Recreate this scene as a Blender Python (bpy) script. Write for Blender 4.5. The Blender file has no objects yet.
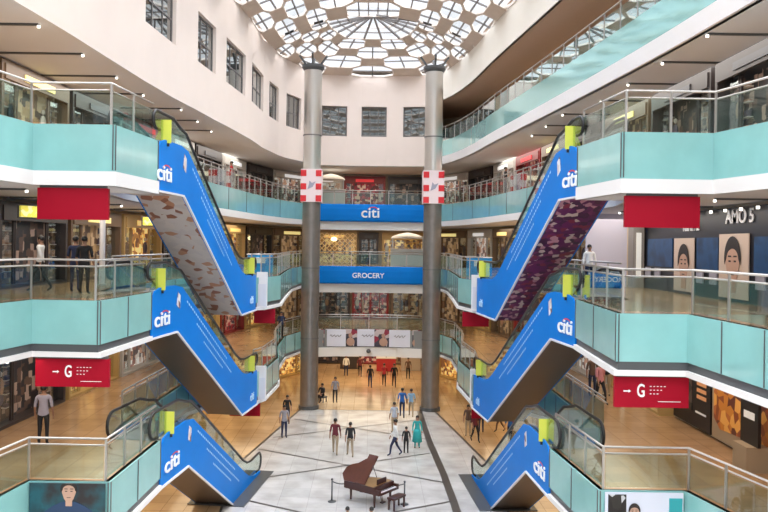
import bpy, bmesh, math, random
from mathutils import Vector, Matrix
from mathutils.geometry import tessellate_polygon
random.seed(7)
PI = math.pi
sc = bpy.context.scene
C = sc.collection
# ------------------------------------------------------------------ camera
F = 777.0; EYE = 10.56
cam = bpy.data.objects.new('camera', bpy.data.cameras.new('camera')); C.objects.link(cam)
cam.data.sensor_width = 36; cam.data.lens = 36 * F / 768
cam.data.shift_x = 14 / 768; cam.data.shift_y = -11 / 768
cam.data.clip_end = 400
cam.matrix_world = Matrix.Translation((0, 0, EYE)) @ Matrix.Rotation(PI / 2, 4, 'X') @ Matrix.Rotation(math.radians(.8), 4, 'Z')
sc.camera = cam
# ------------------------------------------------------------------ world, exposure
w = bpy.data.worlds.new('sky'); sc.world = w; w.use_nodes = True
nt = w.node_tree; bg = nt.nodes['Background']; bg.inputs[0].default_value = (.95, .97, 1, 1)      # overcast sky, brighter overhead
_tc = nt.nodes.new('ShaderNodeTexCoord'); _sx = nt.nodes.new('ShaderNodeSeparateXYZ'); _mr = nt.nodes.new('ShaderNodeMapRange')
_mr.inputs['From Min'].default_value = .28; _mr.inputs['From Max'].default_value = .8; _mr.inputs['To Min'].default_value = 1.1; _mr.inputs['To Max'].default_value = 7.0
nt.links.new(_tc.outputs['Generated'], _sx.inputs[0]); nt.links.new(_sx.outputs['Z'], _mr.inputs['Value']); nt.links.new(_mr.outputs[0], bg.inputs[1])
sun = bpy.data.objects.new('sun', bpy.data.lights.new('sun', 'SUN')); C.objects.link(sun)
sun.data.energy = 2.5; sun.data.angle = .25; sun.data.color = (1, .93, .82)
sun.rotation_euler = (math.radians(-14), math.radians(24), 0)
sc.view_settings.view_transform = 'Standard'; sc.view_settings.look = 'None'
sc.view_settings.exposure = 0.12; sc.view_settings.gamma = 1; sc.view_settings.use_curve_mapping = False

# ------------------------------------------------------------------ helpers
MATS = {}
def mat(name, col, rough=.5, metal=0, emit=0, emcol=None, var=.0, vscale=3, bump=0, coat=0, spec=.5):
    if name in MATS: return MATS[name]
    m = bpy.data.materials.new(name); m.use_nodes = True; MATS[name] = m
    nt = m.node_tree; b = nt.nodes['Principled BSDF']
    b.inputs['Base Color'].default_value = (*col, 1); b.inputs['Roughness'].default_value = rough
    b.inputs['Metallic'].default_value = metal; b.inputs['Specular IOR Level'].default_value = spec
    if coat: b.inputs['Coat Weight'].default_value = coat; b.inputs['Coat Roughness'].default_value = .08
    if emit:
        b.inputs['Emission Color'].default_value = (*(emcol or col), 1); b.inputs['Emission Strength'].default_value = emit
    if var or bump:
        tc = nt.nodes.new('ShaderNodeTexCoord'); n = nt.nodes.new('ShaderNodeTexNoise')
        n.inputs['Scale'].default_value = vscale; n.inputs['Detail'].default_value = 6
        nt.links.new(tc.outputs['Object'], n.inputs['Vector'])
        if var:
            r = nt.nodes.new('ShaderNodeMix'); r.data_type = 'RGBA'
            r.inputs[6].default_value = (*[c * (1 - var) for c in col], 1)
            r.inputs[7].default_value = (*[min(1, c * (1 + var)) for c in col], 1)
            nt.links.new(n.outputs['Fac'], r.inputs[0]); nt.links.new(r.outputs[2], b.inputs['Base Color'])
        if bump:
            bp = nt.nodes.new('ShaderNodeBump'); bp.inputs['Strength'].default_value = bump
            nt.links.new(n.outputs['Fac'], bp.inputs['Height']); nt.links.new(bp.outputs[0], b.inputs['Normal'])
    return m
def glassmat(name, tint, refl=.12, rough=.02):
    if name in MATS: return MATS[name]
    m = bpy.data.materials.new(name); m.use_nodes = True; MATS[name] = m
    nt = m.node_tree; nt.nodes.clear()
    o = nt.nodes.new('ShaderNodeOutputMaterial'); mx = nt.nodes.new('ShaderNodeMixShader')
    t = nt.nodes.new('ShaderNodeBsdfTransparent'); g = nt.nodes.new('ShaderNodeBsdfGlossy')
    lw = nt.nodes.new('ShaderNodeLayerWeight'); lw.inputs[0].default_value = .5; pw = nt.nodes.new('ShaderNodeMath'); pw.operation = 'POWER'; pw.inputs[1].default_value = 4
    ma = nt.nodes.new('ShaderNodeMath'); ma.operation = 'ADD'; ma.inputs[1].default_value = refl; ma.use_clamp = True
    t.inputs[0].default_value = (*tint, 1); g.inputs[0].default_value = (.9, .95, .95, 1); g.inputs[1].default_value = rough
    nt.links.new(lw.outputs['Facing'], pw.inputs[0]); nt.links.new(pw.outputs[0], ma.inputs[0]); nt.links.new(ma.outputs[0], mx.inputs[0])
    nt.links.new(t.outputs[0], mx.inputs[1]); nt.links.new(g.outputs[0], mx.inputs[2]); nt.links.new(mx.outputs[0], o.inputs[0])
    return m
def patmat(name, cols, scale=3, rough=.4, kind='voronoi', emit=0, block=False):
    """a printed / mottled surface: several colours picked by a cell or noise pattern"""
    if name in MATS: return MATS[name]
    m = bpy.data.materials.new(name); m.use_nodes = True; MATS[name] = m
    nt = m.node_tree; b = nt.nodes['Principled BSDF']; b.inputs['Roughness'].default_value = rough
    tc = nt.nodes.new('ShaderNodeTexCoord')
    r = nt.nodes.new('ShaderNodeValToRGB'); r.color_ramp.interpolation = 'CONSTANT' if kind == 'voronoi' else 'LINEAR'
    e = r.color_ramp.elements
    while len(e) < len(cols): e.new(.5)
    for i, c in enumerate(cols): e[i].position = i / len(cols) if kind == 'voronoi' else .32 + .36 * i / max(1, len(cols) - 1); e[i].color = (*c, 1)
    if kind == 'voronoi':
        v = nt.nodes.new('ShaderNodeTexVoronoi'); v.inputs['Scale'].default_value = scale; v.distance = 'CHEBYCHEV' if block else 'EUCLIDEAN'; v.inputs['Randomness'].default_value = .6 if block else 1
        sp = nt.nodes.new('ShaderNodeSeparateColor'); nt.links.new(tc.outputs['Object'], v.inputs['Vector'])
        nt.links.new(v.outputs['Color'], sp.inputs[0]); nt.links.new(sp.outputs[0], r.inputs[0])
    else:
        v = nt.nodes.new('ShaderNodeTexNoise'); v.inputs['Scale'].default_value = scale; v.inputs['Detail'].default_value = 5
        nt.links.new(tc.outputs['Object'], v.inputs['Vector']); nt.links.new(v.outputs['Fac'], r.inputs[0])
    nt.links.new(r.outputs[0], b.inputs['Base Color'])
    if emit:
        nt.links.new(r.outputs[0], b.inputs['Emission Color']); b.inputs['Emission Strength'].default_value = emit
    return m
def tilemat(name, c1, c2, grout, size, rough=.15, var=0.5):
    if name in MATS: return MATS[name]
    m = bpy.data.materials.new(name); m.use_nodes = True; MATS[name] = m
    nt = m.node_tree; b = nt.nodes['Principled BSDF']; b.inputs['Roughness'].default_value = rough
    tc = nt.nodes.new('ShaderNodeTexCoord'); br = nt.nodes.new('ShaderNodeTexBrick'); br.offset = 0
    br.inputs['Scale'].default_value = 1; br.inputs['Brick Width'].default_value = size; br.inputs['Row Height'].default_value = size
    br.inputs['Mortar Size'].default_value = .012; br.inputs['Color1'].default_value = (*c1, 1); br.inputs['Color2'].default_value = (*c2, 1)
    br.inputs['Mortar'].default_value = (*grout, 1)
    n = nt.nodes.new('ShaderNodeTexNoise'); n.inputs['Scale'].default_value = .9; n.inputs['Detail'].default_value = 8
    mx = nt.nodes.new('ShaderNodeMix'); mx.data_type = 'RGBA'; mx.blend_type = 'MULTIPLY'; mx.inputs[0].default_value = var
    cr = nt.nodes.new('ShaderNodeValToRGB'); cr.color_ramp.elements[0].position = .35; cr.color_ramp.elements[1].position = .62
    cr.color_ramp.elements[0].color = (.72, .7, .68, 1)
    nt.links.new(tc.outputs['Object'], br.inputs['Vector']); nt.links.new(tc.outputs['Object'], n.inputs['Vector'])
    nt.links.new(n.outputs['Fac'], cr.inputs[0]); nt.links.new(br.outputs['Color'], mx.inputs[6]); nt.links.new(cr.outputs[0], mx.inputs[7])
    nt.links.new(mx.outputs[2], b.inputs['Base Color'])
    return m

class MB:
    def __init__(s): s.v = []; s.f = []; s.mi = []
    def add(s, vs, fs, mi=0):
        o = len(s.v); s.v += [tuple(v) for v in vs]
        for f in fs: s.f.append([i + o for i in f]); s.mi.append(mi)
        return s
    def quad(s, a, b, c, d, mi=0): return s.add([a, b, c, d], [(0, 1, 2, 3)], mi)
    def box(s, x0, x1, y0, y1, z0, z1, mi=0):
        return s.add([(x0, y0, z0), (x1, y0, z0), (x1, y1, z0), (x0, y1, z0), (x0, y0, z1), (x1, y0, z1), (x1, y1, z1), (x0, y1, z1)],
                     [(3, 2, 1, 0), (4, 5, 6, 7), (0, 1, 5, 4), (1, 2, 6, 5), (2, 3, 7, 6), (3, 0, 4, 7)], mi)
    def bar(s, a, b, r, mi=0, h=None):       # square bar between two points
        a = Vector(a); b = Vector(b); d = (b - a).normalized()
        up = Vector((0, 0, 1)) if abs(d.z) < .95 else Vector((1, 0, 0))
        sx = d.cross(up).normalized() * r; sy = d.cross(sx).normalized() * (h or r)
        vs = [a - sx - sy, a + sx - sy, a + sx + sy, a - sx + sy, b - sx - sy, b + sx - sy, b + sx + sy, b - sx + sy]
        return s.add(vs, [(3, 2, 1, 0), (4, 5, 6, 7), (0, 1, 5, 4), (1, 2, 6, 5), (2, 3, 7, 6), (3, 0, 4, 7)], mi)
    def tube(s, pts, r, n=8, mi=0, cap=True):
        pts = [Vector(p) for p in pts]; rings = []
        rr = r if isinstance(r, (list, tuple)) else [r] * len(pts)
        ref = None
        for i, p in enumerate(pts):
            d = (pts[min(i + 1, len(pts) - 1)] - pts[max(i - 1, 0)]).normalized()
            if ref is None: ref = Vector((0, 0, 1)) if abs(d.z) < .9 else Vector((1, 0, 0))
            u = d.cross(ref).normalized(); v = u.cross(d).normalized(); ref = v
            rings.append([p + (u * math.cos(2 * PI * k / n) + v * math.sin(2 * PI * k / n)) * rr[i] for k in range(n)])
        vs = [q for r_ in rings for q in r_]; fs = []
        for i in range(len(pts) - 1):
            for k in range(n): fs.append((i * n + k, i * n + (k + 1) % n, (i + 1) * n + (k + 1) % n, (i + 1) * n + k))
        if cap: fs += [tuple(range(n))[::-1], tuple((len(pts) - 1) * n + k for k in range(n))]
        return s.add(vs, fs, mi)
    def lathe(s, prof, n=24, c=(0, 0), mi=0):
        vs = []; fs = []
        for r, z in prof:
            for k in range(n): vs.append((c[0] + r * math.cos(2 * PI * k / n), c[1] + r * math.sin(2 * PI * k / n), z))
        for i in range(len(prof) - 1):
            for k in range(n): fs.append((i * n + k, i * n + (k + 1) % n, (i + 1) * n + (k + 1) % n, (i + 1) * n + k))
        fs += [tuple(range(n))[::-1], tuple((len(prof) - 1) * n + k for k in range(n))]
        return s.add(vs, fs, mi)
    def ell(s, c, r, n=10, m=7, mi=0):
        vs = []; fs = []
        for i in range(m + 1):
            t = PI * i / m
            for k in range(n):
                a = 2 * PI * k / n; vs.append((c[0] + r[0] * math.sin(t) * math.cos(a), c[1] + r[1] * math.sin(t) * math.sin(a), c[2] + r[2] * math.cos(t)))
        for i in range(m):
            for k in range(n): fs.append((i * n + k, (i + 1) * n + k, (i + 1) * n + (k + 1) % n, i * n + (k + 1) % n))
        return s.add(vs, fs, mi)
    def poly(s, pts, mi=0, flip=False):       # flat polygon (3d points), triangulated
        pts = [Vector(p) for p in pts]; tri = tessellate_polygon([pts])
        return s.add(pts, [t[::-1] if flip else t for t in tri], mi)
    def prism(s, pts2, f, a, b, mi=0):        # extruded outline; f(u,v,w)->3d
        n = len(pts2); A = [Vector(f(p[0], p[1], a)) for p in pts2]; B = [Vector(f(p[0], p[1], b)) for p in pts2]
        tri = tessellate_polygon([[Vector((p[0], p[1], 0)) for p in pts2]])
        fs = [tuple(t) for t in tri] + [tuple(i + n for i in t[::-1]) for t in tri]
        fs += [(i, (i + 1) % n, (i + 1) % n + n, i + n) for i in range(n)]
        return s.add(A + B, fs, mi)
    def build(s, name, m, parent=None, smooth=False, kind=None, recalc=True):
        me = bpy.data.meshes.new(name); me.from_pydata(s.v, [], s.f)
        for x in (m if isinstance(m, (list, tuple)) else [m]): me.materials.append(x)
        me.polygons.foreach_set('material_index', s.mi)
        if recalc:
            bm = bmesh.new(); bm.from_mesh(me); bmesh.ops.remove_doubles(bm, verts=bm.verts, dist=1e-5)
            bmesh.ops.recalc_face_normals(bm, faces=bm.faces); bm.to_mesh(me); bm.free()
        if smooth: me.shade_smooth()
        o = bpy.data.objects.new(name, me); C.objects.link(o)
        if parent: o.parent = parent
        if kind: o['kind'] = kind
        return o
def tag(o, label, cat, group=None):
    o['label'] = label; o['category'] = cat
    if group: o['group'] = group
    return o
def thing(name, label, cat, loc=(0, 0, 0), rz=0, group=None):
    o = bpy.data.objects.new(name, None); C.objects.link(o); o.empty_display_size = .2
    o.location = loc; o.rotation_euler = (0, 0, rz)
    return tag(o, label, cat, group)
def facing(pl, pr):                            # rotation whose x axis runs from the viewer's left to right
    return math.atan2(pr[1] - pl[1], pr[0] - pl[0])
def dist(a, b): return math.hypot(b[0] - a[0], b[1] - a[1])
def text(name, s, size, m, parent, x, y, z, depth=.015, flip=False, rx=PI / 2, mtx=None, xs=1):
    cu = bpy.data.curves.new(name, 'FONT'); cu.body = s; cu.size = size; cu.extrude = depth
    cu.align_x = 'CENTER'; cu.align_y = 'CENTER'; cu.offset = size * .012
    t = bpy.data.objects.new('tmp', cu); C.objects.link(t)
    me = bpy.data.meshes.new_from_object(t.evaluated_get(bpy.context.evaluated_depsgraph_get()))
    bpy.data.objects.remove(t); me.name = name
    me.transform(Matrix.Scale(xs, 4, (1, 0, 0)))
    me.transform(mtx if mtx else Matrix.Translation((x, y, z)) @ Matrix.Rotation(rx, 4, 'X'))
    me.materials.clear(); me.materials.append(m)
    o = bpy.data.objects.new(name, me); C.objects.link(o); o.parent = parent
    return o
def smoothpath(pts, step=1.2):
    out = []
    P = [pts[0]] + list(pts) + [pts[-1]]
    for i in range(1, len(P) - 2):
        p0, p1, p2, p3 = [Vector(p) for p in P[i - 1:i + 3]]
        n = max(1, int((p2 - p1).length / step))
        for k in range(n):
            t = k / n
            out.append(tuple(.5 * ((2 * p1) + (-p0 + p2) * t + (2 * p0 - 5 * p1 + 4 * p2 - p3) * t * t + (-p0 + 3 * p1 - 3 * p2 + p3) * t ** 3)))
    out.append(tuple(pts[-1])); return out
def mir(pts): return [(-x, y) for x, y in pts][::-1]
# ------------------------------------------------------------------ materials
M_wall = mat('plaster_warm', (.83, .72, .66), .7, var=.04, vscale=.8)
M_corn = mat('plaster_cream', (.92, .88, .80), .6, var=.03, vscale=.8)
M_white = mat('painted_white', (.80, .78, .78), .5)
M_soff = mat('soffit_grey', (.66, .68, .71), .75, var=.05, vscale=.5)
M_soffb = mat('soffit_brown', (.5, .38, .3), .7, var=.05)
M_teal = mat('teal_glass_cladding', (.245, .51, .505), .15, var=.12, vscale=1.5, coat=.3)
M_dark = mat('dark_ledge', (.08, .085, .09), .4)
M_steel = mat('brushed_steel', (.62, .6, .57), .28, .9)
M_rail = mat('handrail_steel', (.50, .48, .46), .35, .8)
M_blk = mat('black_rubber', (.012, .012, .014), .35)
M_blue = mat('blue_vinyl', (.0, .19, .66), .45, spec=.15, var=.12, vscale=.6)
M_blue2 = mat('blue_vinyl_light', (.02, .35, .85), .3)
M_wtxt = mat('white_lettering', (.9, .92, .95), .5)
M_red = mat('red_board', (.34, .004, .02), .5, spec=.15)
M_redarc = mat('red_arc', (.7, .02, .03), .4)
M_yel = mat('yellow_board', (.66, .70, .10), .6, spec=.2)
M_glass = glassmat('rail_glass', (.80, .89, .87), .035)
M_gl4 = glassmat('rail_glass_upper', (.45, .8, .8), .42)
M_pane = glassmat('dome_glass', (.95, .97, 1), .02)
M_shopgl = glassmat('shop_glass', (.9, .93, .93), .04)
M_dkgl = glassmat('window_glass', (.22, .25, .26), .25)
M_mull = mat('mullion_grey', (.16, .15, .15), .5)
M_frame = mat('dome_rib', (.74, .66, .60), .6)
M_brown = mat('dome_panel', (.60, .49, .41), .6, var=.1)
M_marble = tilemat('white_marble', (.66, .64, .62), (.58, .57, .56), (.5, .48, .46), 1.2, .18, .8)
M_gold = tilemat('gold_tile', (.70, .48, .28), (.62, .42, .24), (.4, .24, .12), .9, .12, .5)
M_tan = tilemat('tan_tile', (.50, .31, .17), (.44, .27, .145), (.33, .2, .11), .8, .18, .6)
M_line = mat('dark_inlay', (.07, .06, .055), .3)
M_cream = mat('cream_wall', (.62, .52, .40), .7, var=.06)
M_lav = mat('lavender_hoarding', (.60, .58, .68), .7)
M_lamp = mat('lamp_white', (1, .95, .85), .5, emit=3)
M_lampw = mat('lamp_warm', (1, .8, .45), .5, emit=4)

# ------------------------------------------------------------------ plan of the place (left near -> far -> right near)
H = 4.5; Z = [0, 4.5, 9.0, 13.5, 18.0]
backL = [(-12.2, 6), (-12.2, 26), (-11.6, 34), (-10.8, 44), (-9.6, 54), (-7.8, 61), (-5.4, 64.5)]
BACK = backL + [(5.4, 64.5), (7.8, 61), (9.4, 54), (10.4, 44), (10.9, 34), (11.2, 26), (11.2, 6)]
l4 = [(-9.3, 6), (-8.8, 18.5), (-8.22, 27.4), (-7.95, 31.5), (-7.83, 32.5), (-7.4, 36.9), (-7.3, 37.4), (-6.85, 42), (-6.77, 42.7), (-6.58, 47), (-6.5, 47.7), (-6.1, 50.8), (-5.75, 52.3), (-4.75, 54.6)]
lowfar3 = [(-8.2, 25.8), (-8.25, 30), (-8.0, 36), (-7.4, 42), (-6.9, 47), (-6.1, 52), (-4.9, 56), (-4.0, 57)]
NEAR = {   # near lobe, from outside the frame to the escalator corner and round its outer side
 ('l', 3): [(-9.3, 6), (-8.85, 17.6), (-8.55, 19.6), (-6.5, 19.6), (-6.22, 22.5), (-7.75, 22.6)],
 ('r', 3): [(9.4, 6), (9.1, 17.6), (8.65, 19.6), (6.35, 19.6), (6.05, 22.6), (7.55, 22.7)],
 ('l', 2): [(-10.2, 6), (-9.15, 19.0), (-8.9, 20.5), (-7.1, 20.4), (-6.8, 24.1), (-8.35, 24.3)],
 ('r', 2): [(8.3, 6), (7.85, 15.3), (7.7, 18.7), (6.0, 18.7), (6.3, 23.5), (7.8, 23.7)],
 ('l', 1): [(-9.0, 6), (-8.7, 18.0), (-8.5, 19.6), (-6.5, 19.6), (-6.35, 23.7), (-7.9, 23.9)],
 ('r', 1): [(9.6, 6), (9.2, 14), (8.0, 19.5), (5.85, 19.5), (5.55, 23.4), (7.05, 23.6)]}
FARL = {3: lowfar3,
        2: [(-8.5, 26), (-8.3, 33), (-7.1, 35.4), (-5.35, 35.5), (-4.9, 35.8), (-4.4, 38.2), (-4.7, 43), (-5.05, 50), (-4.8, 54.5), (-4, 56.2)],
        1: [(-8.1, 26), (-7.9, 34), (-6.9, 36.5), (-5.3, 36.5), (-5.0, 37.4), (-4.8, 41.3), (-5.4, 46), (-5.5, 51), (-4.6, 54.4), (-3.9, 55.0)]}
FARR = {3: mir(lowfar3),
        2: mir(FARL[2][4:]) + [(5.1, 35.6), (6.8, 35.5), (8.2, 33), (8.3, 26)],
        1: mir(FARL[1][4:]) + [(4.9, 36.3), (6.5, 36.2), (7.8, 34), (7.8, 26)]}
CEN = {3: [(-4, 57), (0, 57.2), (4, 57)], 2: [(-4, 56.2), (0, 56.6), (4, 56.2)], 1: [(-3.9, 55), (-2, 55.5), (0, 55.7), (2, 55.5), (3.9, 55)]}
FL = {k: (smoothpath(v) if k == 3 else v) for k, v in FARL.items()}
FR = {k: (smoothpath(v) if k == 3 else v) for k, v in FARR.items()}
def fullpath(k):
    p = NEAR[('l', k)] + FL[k] + CEN[k][1:] + FR[k][1:] + NEAR[('r', k)][::-1]
    return p
# ------------------------------------------------------------------ structure
def gallery(k, path, bot, floor_m, soff_m):
    z = Z[k]; poly = path + BACK[::-1]
    MB().poly([(x, y, z) for x, y in poly]).build('floor', floor_m, kind='structure')
    MB().poly([(x, y, z - bot) for x, y in poly]).build('ceiling', soff_m, kind='structure')
def fascia(path, z, bands, name):
    """bands: (top, bottom, out, material) below floor z"""
    for i, (t, b, out, m) in enumerate(bands):
        mb = MB(); n = len(path)
        nr = []
        for j in range(n):
            a = Vector(path[max(j - 1, 0)]); c = Vector(path[min(j + 1, n - 1)]); d = (c - a)
            d = d.normalized() if d.length > 1e-6 else Vector((1, 0)); nr.append(Vector((d.y, -d.x)))
        for j in range(n - 1):
            p = Vector(path[j]); q = Vector(path[j + 1])
            po = p + nr[j] * out; qo = q + nr[j + 1] * out; pi = p - nr[j] * .12; qi = q - nr[j + 1] * .12
            mb.quad((*po, z - t), (*qo, z - t), (*qo, z - b), (*po, z - b))
            mb.quad((*po, z - b), (*qo, z - b), (*qi, z - b), (*pi, z - b))
            mb.quad((*po, z - t), (*qo, z - t), (*qi, z - t), (*pi, z - t))
            # panel joints
        mb.build('trim_%d' % name, m, kind='structure', recalc=False)
M_tealA = M_teal
for k in (1, 2, 3):
    bot = 1.54 if k == 3 else 1.5
    P = fullpath(k)
    gallery(k, P, bot, M_tan, M_soff)
    if k == 3: bands = [(0, 1.18, .05, M_teal), (1.18, 1.54, .09, M_white)]
    else: bands = [(0, 1.16, .05, M_teal), (1.16, 1.36, .0, M_dark), (1.36, 1.5, .1, M_white)]
    sides = [NEAR[('l', k)], [NEAR[('l', k)][-1]] + FL[k], CEN[k], FR[k] + [NEAR[('r', k)][-1]], NEAR[('r', k)][::-1]]
    for j, s in enumerate(sides):
        bb = bands
        if j == 2: bb = [(0, 1.25, .05, mat('fascia_back', (.25, .25, .25), .6)), (1.25, 1.85 if k == 3 else 1.9, .12, mat('white_soffit_band', (.88, .86, .83), .5))]
        fascia(s, Z[k], bb, k)
# panel joints on the teal cladding
jm = MB()
for k in (1, 2, 3):
    for s in [NEAR[('l', k)], FL[k], FR[k], NEAR[('r', k)][::-1]]:
        acc = 0
        for a, b in zip(s, s[1:]):
            L = dist(a, b); n = max(1, round(L / 2.1)); d = (Vector(b) - Vector(a)) / L; nn = Vector((d.y, -d.x)) * .056
            if k == 3 and s in (FL[3], FR[3]) and s.index(a) % 3: continue
            for i in range(n + (0 if len(s) > 12 else 1)):
                q = Vector(a) + d * (L * i / n) + nn
                jm.box(q.x - .012, q.x + .012, q.y - .012, q.y + .012, Z[k] - 1.15, Z[k] - .01)
jm.build('trim_4', M_dark, kind='structure')
# back walls per side
def wallstrip(path, z0, z1, m, name):
    mb = MB()
    for a, b in zip(path, path[1:]):
        mb.quad((*a, z0), (*b, z0), (*b, z1), (*a, z1))
    return mb.build(name, m, kind='structure')
nL = len(backL)
wallstrip(BACK[:nL], 0, 23.3, M_cream, 'wall_left')
wallstrip(BACK[nL:], 0, 23.3, M_cream, 'wall_right')
wallstrip([(-5.4, 64.5), (5.4, 64.5)], 3.0, 23.3, M_cream, 'wall_far')
# ground concourse beyond the atrium
wallstrip([(-5.4, 64.5), (-5.4, 69.5)], 0, 3.2, mat('warm_wall', (.62, .38, .16), .4), 'wall_concourse_left')
wallstrip([(5.4, 69.5), (5.4, 64.5)], 0, 3.2, MATS['warm_wall'], 'wall_concourse_right')
wallstrip([(-5.4, 69.5), (5.4, 69.5)], 0, 3.2, MATS['warm_wall'], 'wall_concourse_end')
MB().quad((-5.4, 64.4, 3.0), (5.4, 64.4, 3.0), (5.4, 69.5, 3.0), (-5.4, 69.5, 3.0)).build('ceiling', M_cream, kind='structure')
# ground floor: marble plaza framed by gold tile
pl = [(-5.7, 4), (-5.7, 30), (-6.2, 37), (-4.3, 49.6), (4.3, 49.6), (6.0, 37), (5.6, 30), (5.6, 4)]
MB().quad((-14, 4, -.012), (13, 4, -.012), (13, 85, -.012), (-14, 85, -.012)).build('floor', M_gold, kind='structure')
MB().poly([(x, y, 0) for x, y in pl]).build('floor', M_marble, kind='structure')
ln = MB()
def strip(pts, wd):
    for a, b in zip(pts, pts[1:]):
        a = Vector(a); b = Vector(b); d = (b - a).normalized(); n = Vector((-d.y, d.x)) * wd / 2
        ln.quad((*(a - n), .004), (*(b - n), .004), (*(b + n), .004), (*(a + n), .004))
strip([(3.6, 5), (3.62, 30), (3.55, 36), (3.35, 42), (3.3, 49.5)], .34)
strip([(-6.2, 37), (-4.3, 49.6), (4.3, 49.6), (6.0, 37)], .13)
strip([(-5.7, 4), (-5.7, 30), (-6.2, 37)], .1); strip([(6, 37), (5.6, 30), (5.6, 4)], .1)
def clipline(cx, cy, ang, x0=-6.1, x1=3.5):
    t = math.tan(ang); pts = []
    for x in (x0, x1):
        y = cy + (x - cx) * t; pts.append((x, y))
    a, b = pts
    def inside(p): return p[1] < 49.4 and p[1] > 5 and abs(p[0]) < (5.65 if p[1] < 30 else (5.7 + (p[1] - 30) * .06 if p[1] < 37 else 6.1 - (p[1] - 37) * .145))
    seg = [(a[0] + (b[0] - a[0]) * i / 40, a[1] + (b[1] - a[1]) * i / 40) for i in range(41)]
    seg = [p for p in seg if inside(p)]
    if len(seg) > 1: strip([seg[0], seg[-1]], .15)
for cy in (22, 29.6, 37.2, 44.8): clipline(-.9, cy, math.radians(30)); clipline(-.9, cy, math.radians(-30))
ln.build('trim_5', M_line, kind='structure')
# level 4: left + centre wall with window openings, right open gallery, cornice
P4L = [(-9.3, 6), (-8.95, 14), (-8.72, 18.5), (-8.5, 21.5), (-8.35, 24.8), (-8.2, 28), (-7.95, 31.4), (-7.65, 34), (-7.4, 36.7), (-7.2, 38.3), (-6.85, 42), (-6.72, 43.4), (-6.58, 47), (-6.4, 48.4), (-6.1, 50.8),
       (-5.75, 52.3), (-4.95, 54.3), (-4.3, 56.6), (-3.65, 56.8), (-1.8, 57), (-.75, 57.05), (1.1, 57.05), (2.3, 56.95), (4.0, 56.7), (4.75, 56)]
OPEN = {3: 1, 5: 1, 7: 1, 9: 1, 11: 1, 13: 1, 15: 1, 18: 1, 20: 1, 22: 1}
P4R = smoothpath([(4.75, 56), (5.6, 53.5), (6.3, 49), (6.75, 43.5), (7.3, 38), (8.0, 31), (8.6, 24), (8.9, 18.5), (9.4, 6)])
zb, zs, zt, ztop = EYE + 5.8, EYE + 7.95, EYE + 10.15, 22.96
wl = MB(); TH = .45
for i, (a, b) in enumerate(zip(P4L, P4L[1:])):
    d = (Vector(b) - Vector(a)).normalized(); n = Vector((-d.y, d.x)) * TH
    ai = Vector(a) + n; bi = Vector(b) + n
    for z0, z1 in ([(zb, zs), (zt, ztop)] if i in OPEN else [(zb, ztop)]):
        wl.quad((*a, z0), (*b, z0), (*b, z1), (*a, z1)); wl.quad((*ai, z0), (*ai, z1), (*bi, z1), (*bi, z0))
    if i in OPEN:
        wl.quad((*a, zs), (*b, zs), (*bi, zs), (*ai, zs)); wl.quad((*a, zt), (*ai, zt), (*bi, zt), (*b, zt))
        wl.quad((*a, zs), (*ai, zs), (*ai, zt), (*a, zt)); wl.quad((*b, zs), (*b, zt), (*bi, zt), (*bi, zs))
        L = dist(a, b)
        wd = bpy.data.objects.new('window_%d' % (i), None); C.objects.link(wd); wd['kind'] = 'structure'
        wd.location = (a[0], a[1], zs); wd.rotation_euler = (0, 0, facing(a, b))
        fr = MB(); hh = zt - zs; y = .16
        for x0, x1, z0, z1 in [(0, L, 0, .09), (0, L, hh - .09, hh), (0, .09, 0, hh), (L - .09, L, 0, hh), (0, L, hh * .45, hh * .45 + .06)]: fr.box(x0, x1, y, y + .08, z0, z1)
        for q in range(1, 3): fr.box(L * q / 3 - .03, L * q / 3 + .03, y, y + .08, 0, hh)
        fr.build('window_frame', M_mull, wd)
        MB().box(.05, L - .05, y + .03, y + .05, .05, hh - .05).build('pane', M_dkgl, wd)
wl.build('wall_upper', M_wall, kind='structure', recalc=False)
P4 = P4L + P4R[1:]
poly4 = P4 + BACK[::-1]
MB().poly([(x, y, 18.0) for x, y in poly4]).build('floor', M_tan, kind='structure')
MB().poly([(x, y, zb) for x, y in poly4]).build('ceiling', M_soff, kind='structure')
MB().poly([(x, y, EYE + 10.4) for x, y in poly4]).build('ceiling', M_soffb, kind='structure')
MB().poly([(x, y, 23.3) for x, y in poly4]).build('ceiling', M_soffb, kind='structure')
fascia(P4R, 18.0, [(0, 1.08, .05, mat('teal_glass_light', (.38, .76, .75), .08, metal=.45, coat=.6)), (1.08, 1.64, .09, M_white)], 6)
fascia(P4R, 22.96, [(0, 2.0, .05, M_corn)], 7)
# ------------------------------------------------------------------ dome skylight
dome = thing('skylight_dome', 'ribbed glass dome with chequered brown panels over the atrium', 'skylight', (0, 48, 22.96))
RISE = 1.8; CY = 48.0
RIM = P4
def rim_at_angle(a):       # a measured from +x, counter-clockwise
    d = Vector((math.cos(a), math.sin(a))); best = None
    for p, q in zip(RIM, RIM[1:]):
        p = Vector(p) - Vector((0, CY)); q = Vector(q) - Vector((0, CY)); e = q - p
        den = d.x * e.y - d.y * e.x
        if abs(den) < 1e-9: continue
        t = (p.x * e.y - p.y * e.x) / den; s_ = (p.x * d.y - p.y * d.x) / den
        if t > 0 and -1e-6 <= s_ <= 1 + 1e-6: best = max(best or 0, t)
    return best or 7
def xr(y):
    for p, q in zip(P4L, P4L[1:]):
        if p[1] <= y <= q[1]: return -(p[0] + (q[0] - p[0]) * (y - p[1]) / (q[1] - p[1]))
    return 9
def dpt(t, a):            # apse surface
    r = rim_at_angle(a) * t
    return Vector((r * math.cos(a), r * math.sin(a), RISE * (1 - t * t)))
def vpt(u, y):            # vault surface (u -1..1)
    return Vector((u * xr(y), y - CY, RISE * (1 - u * u)))
ribs = MB(); pan = MB(); gl = MB(); mul = MB()
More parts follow.
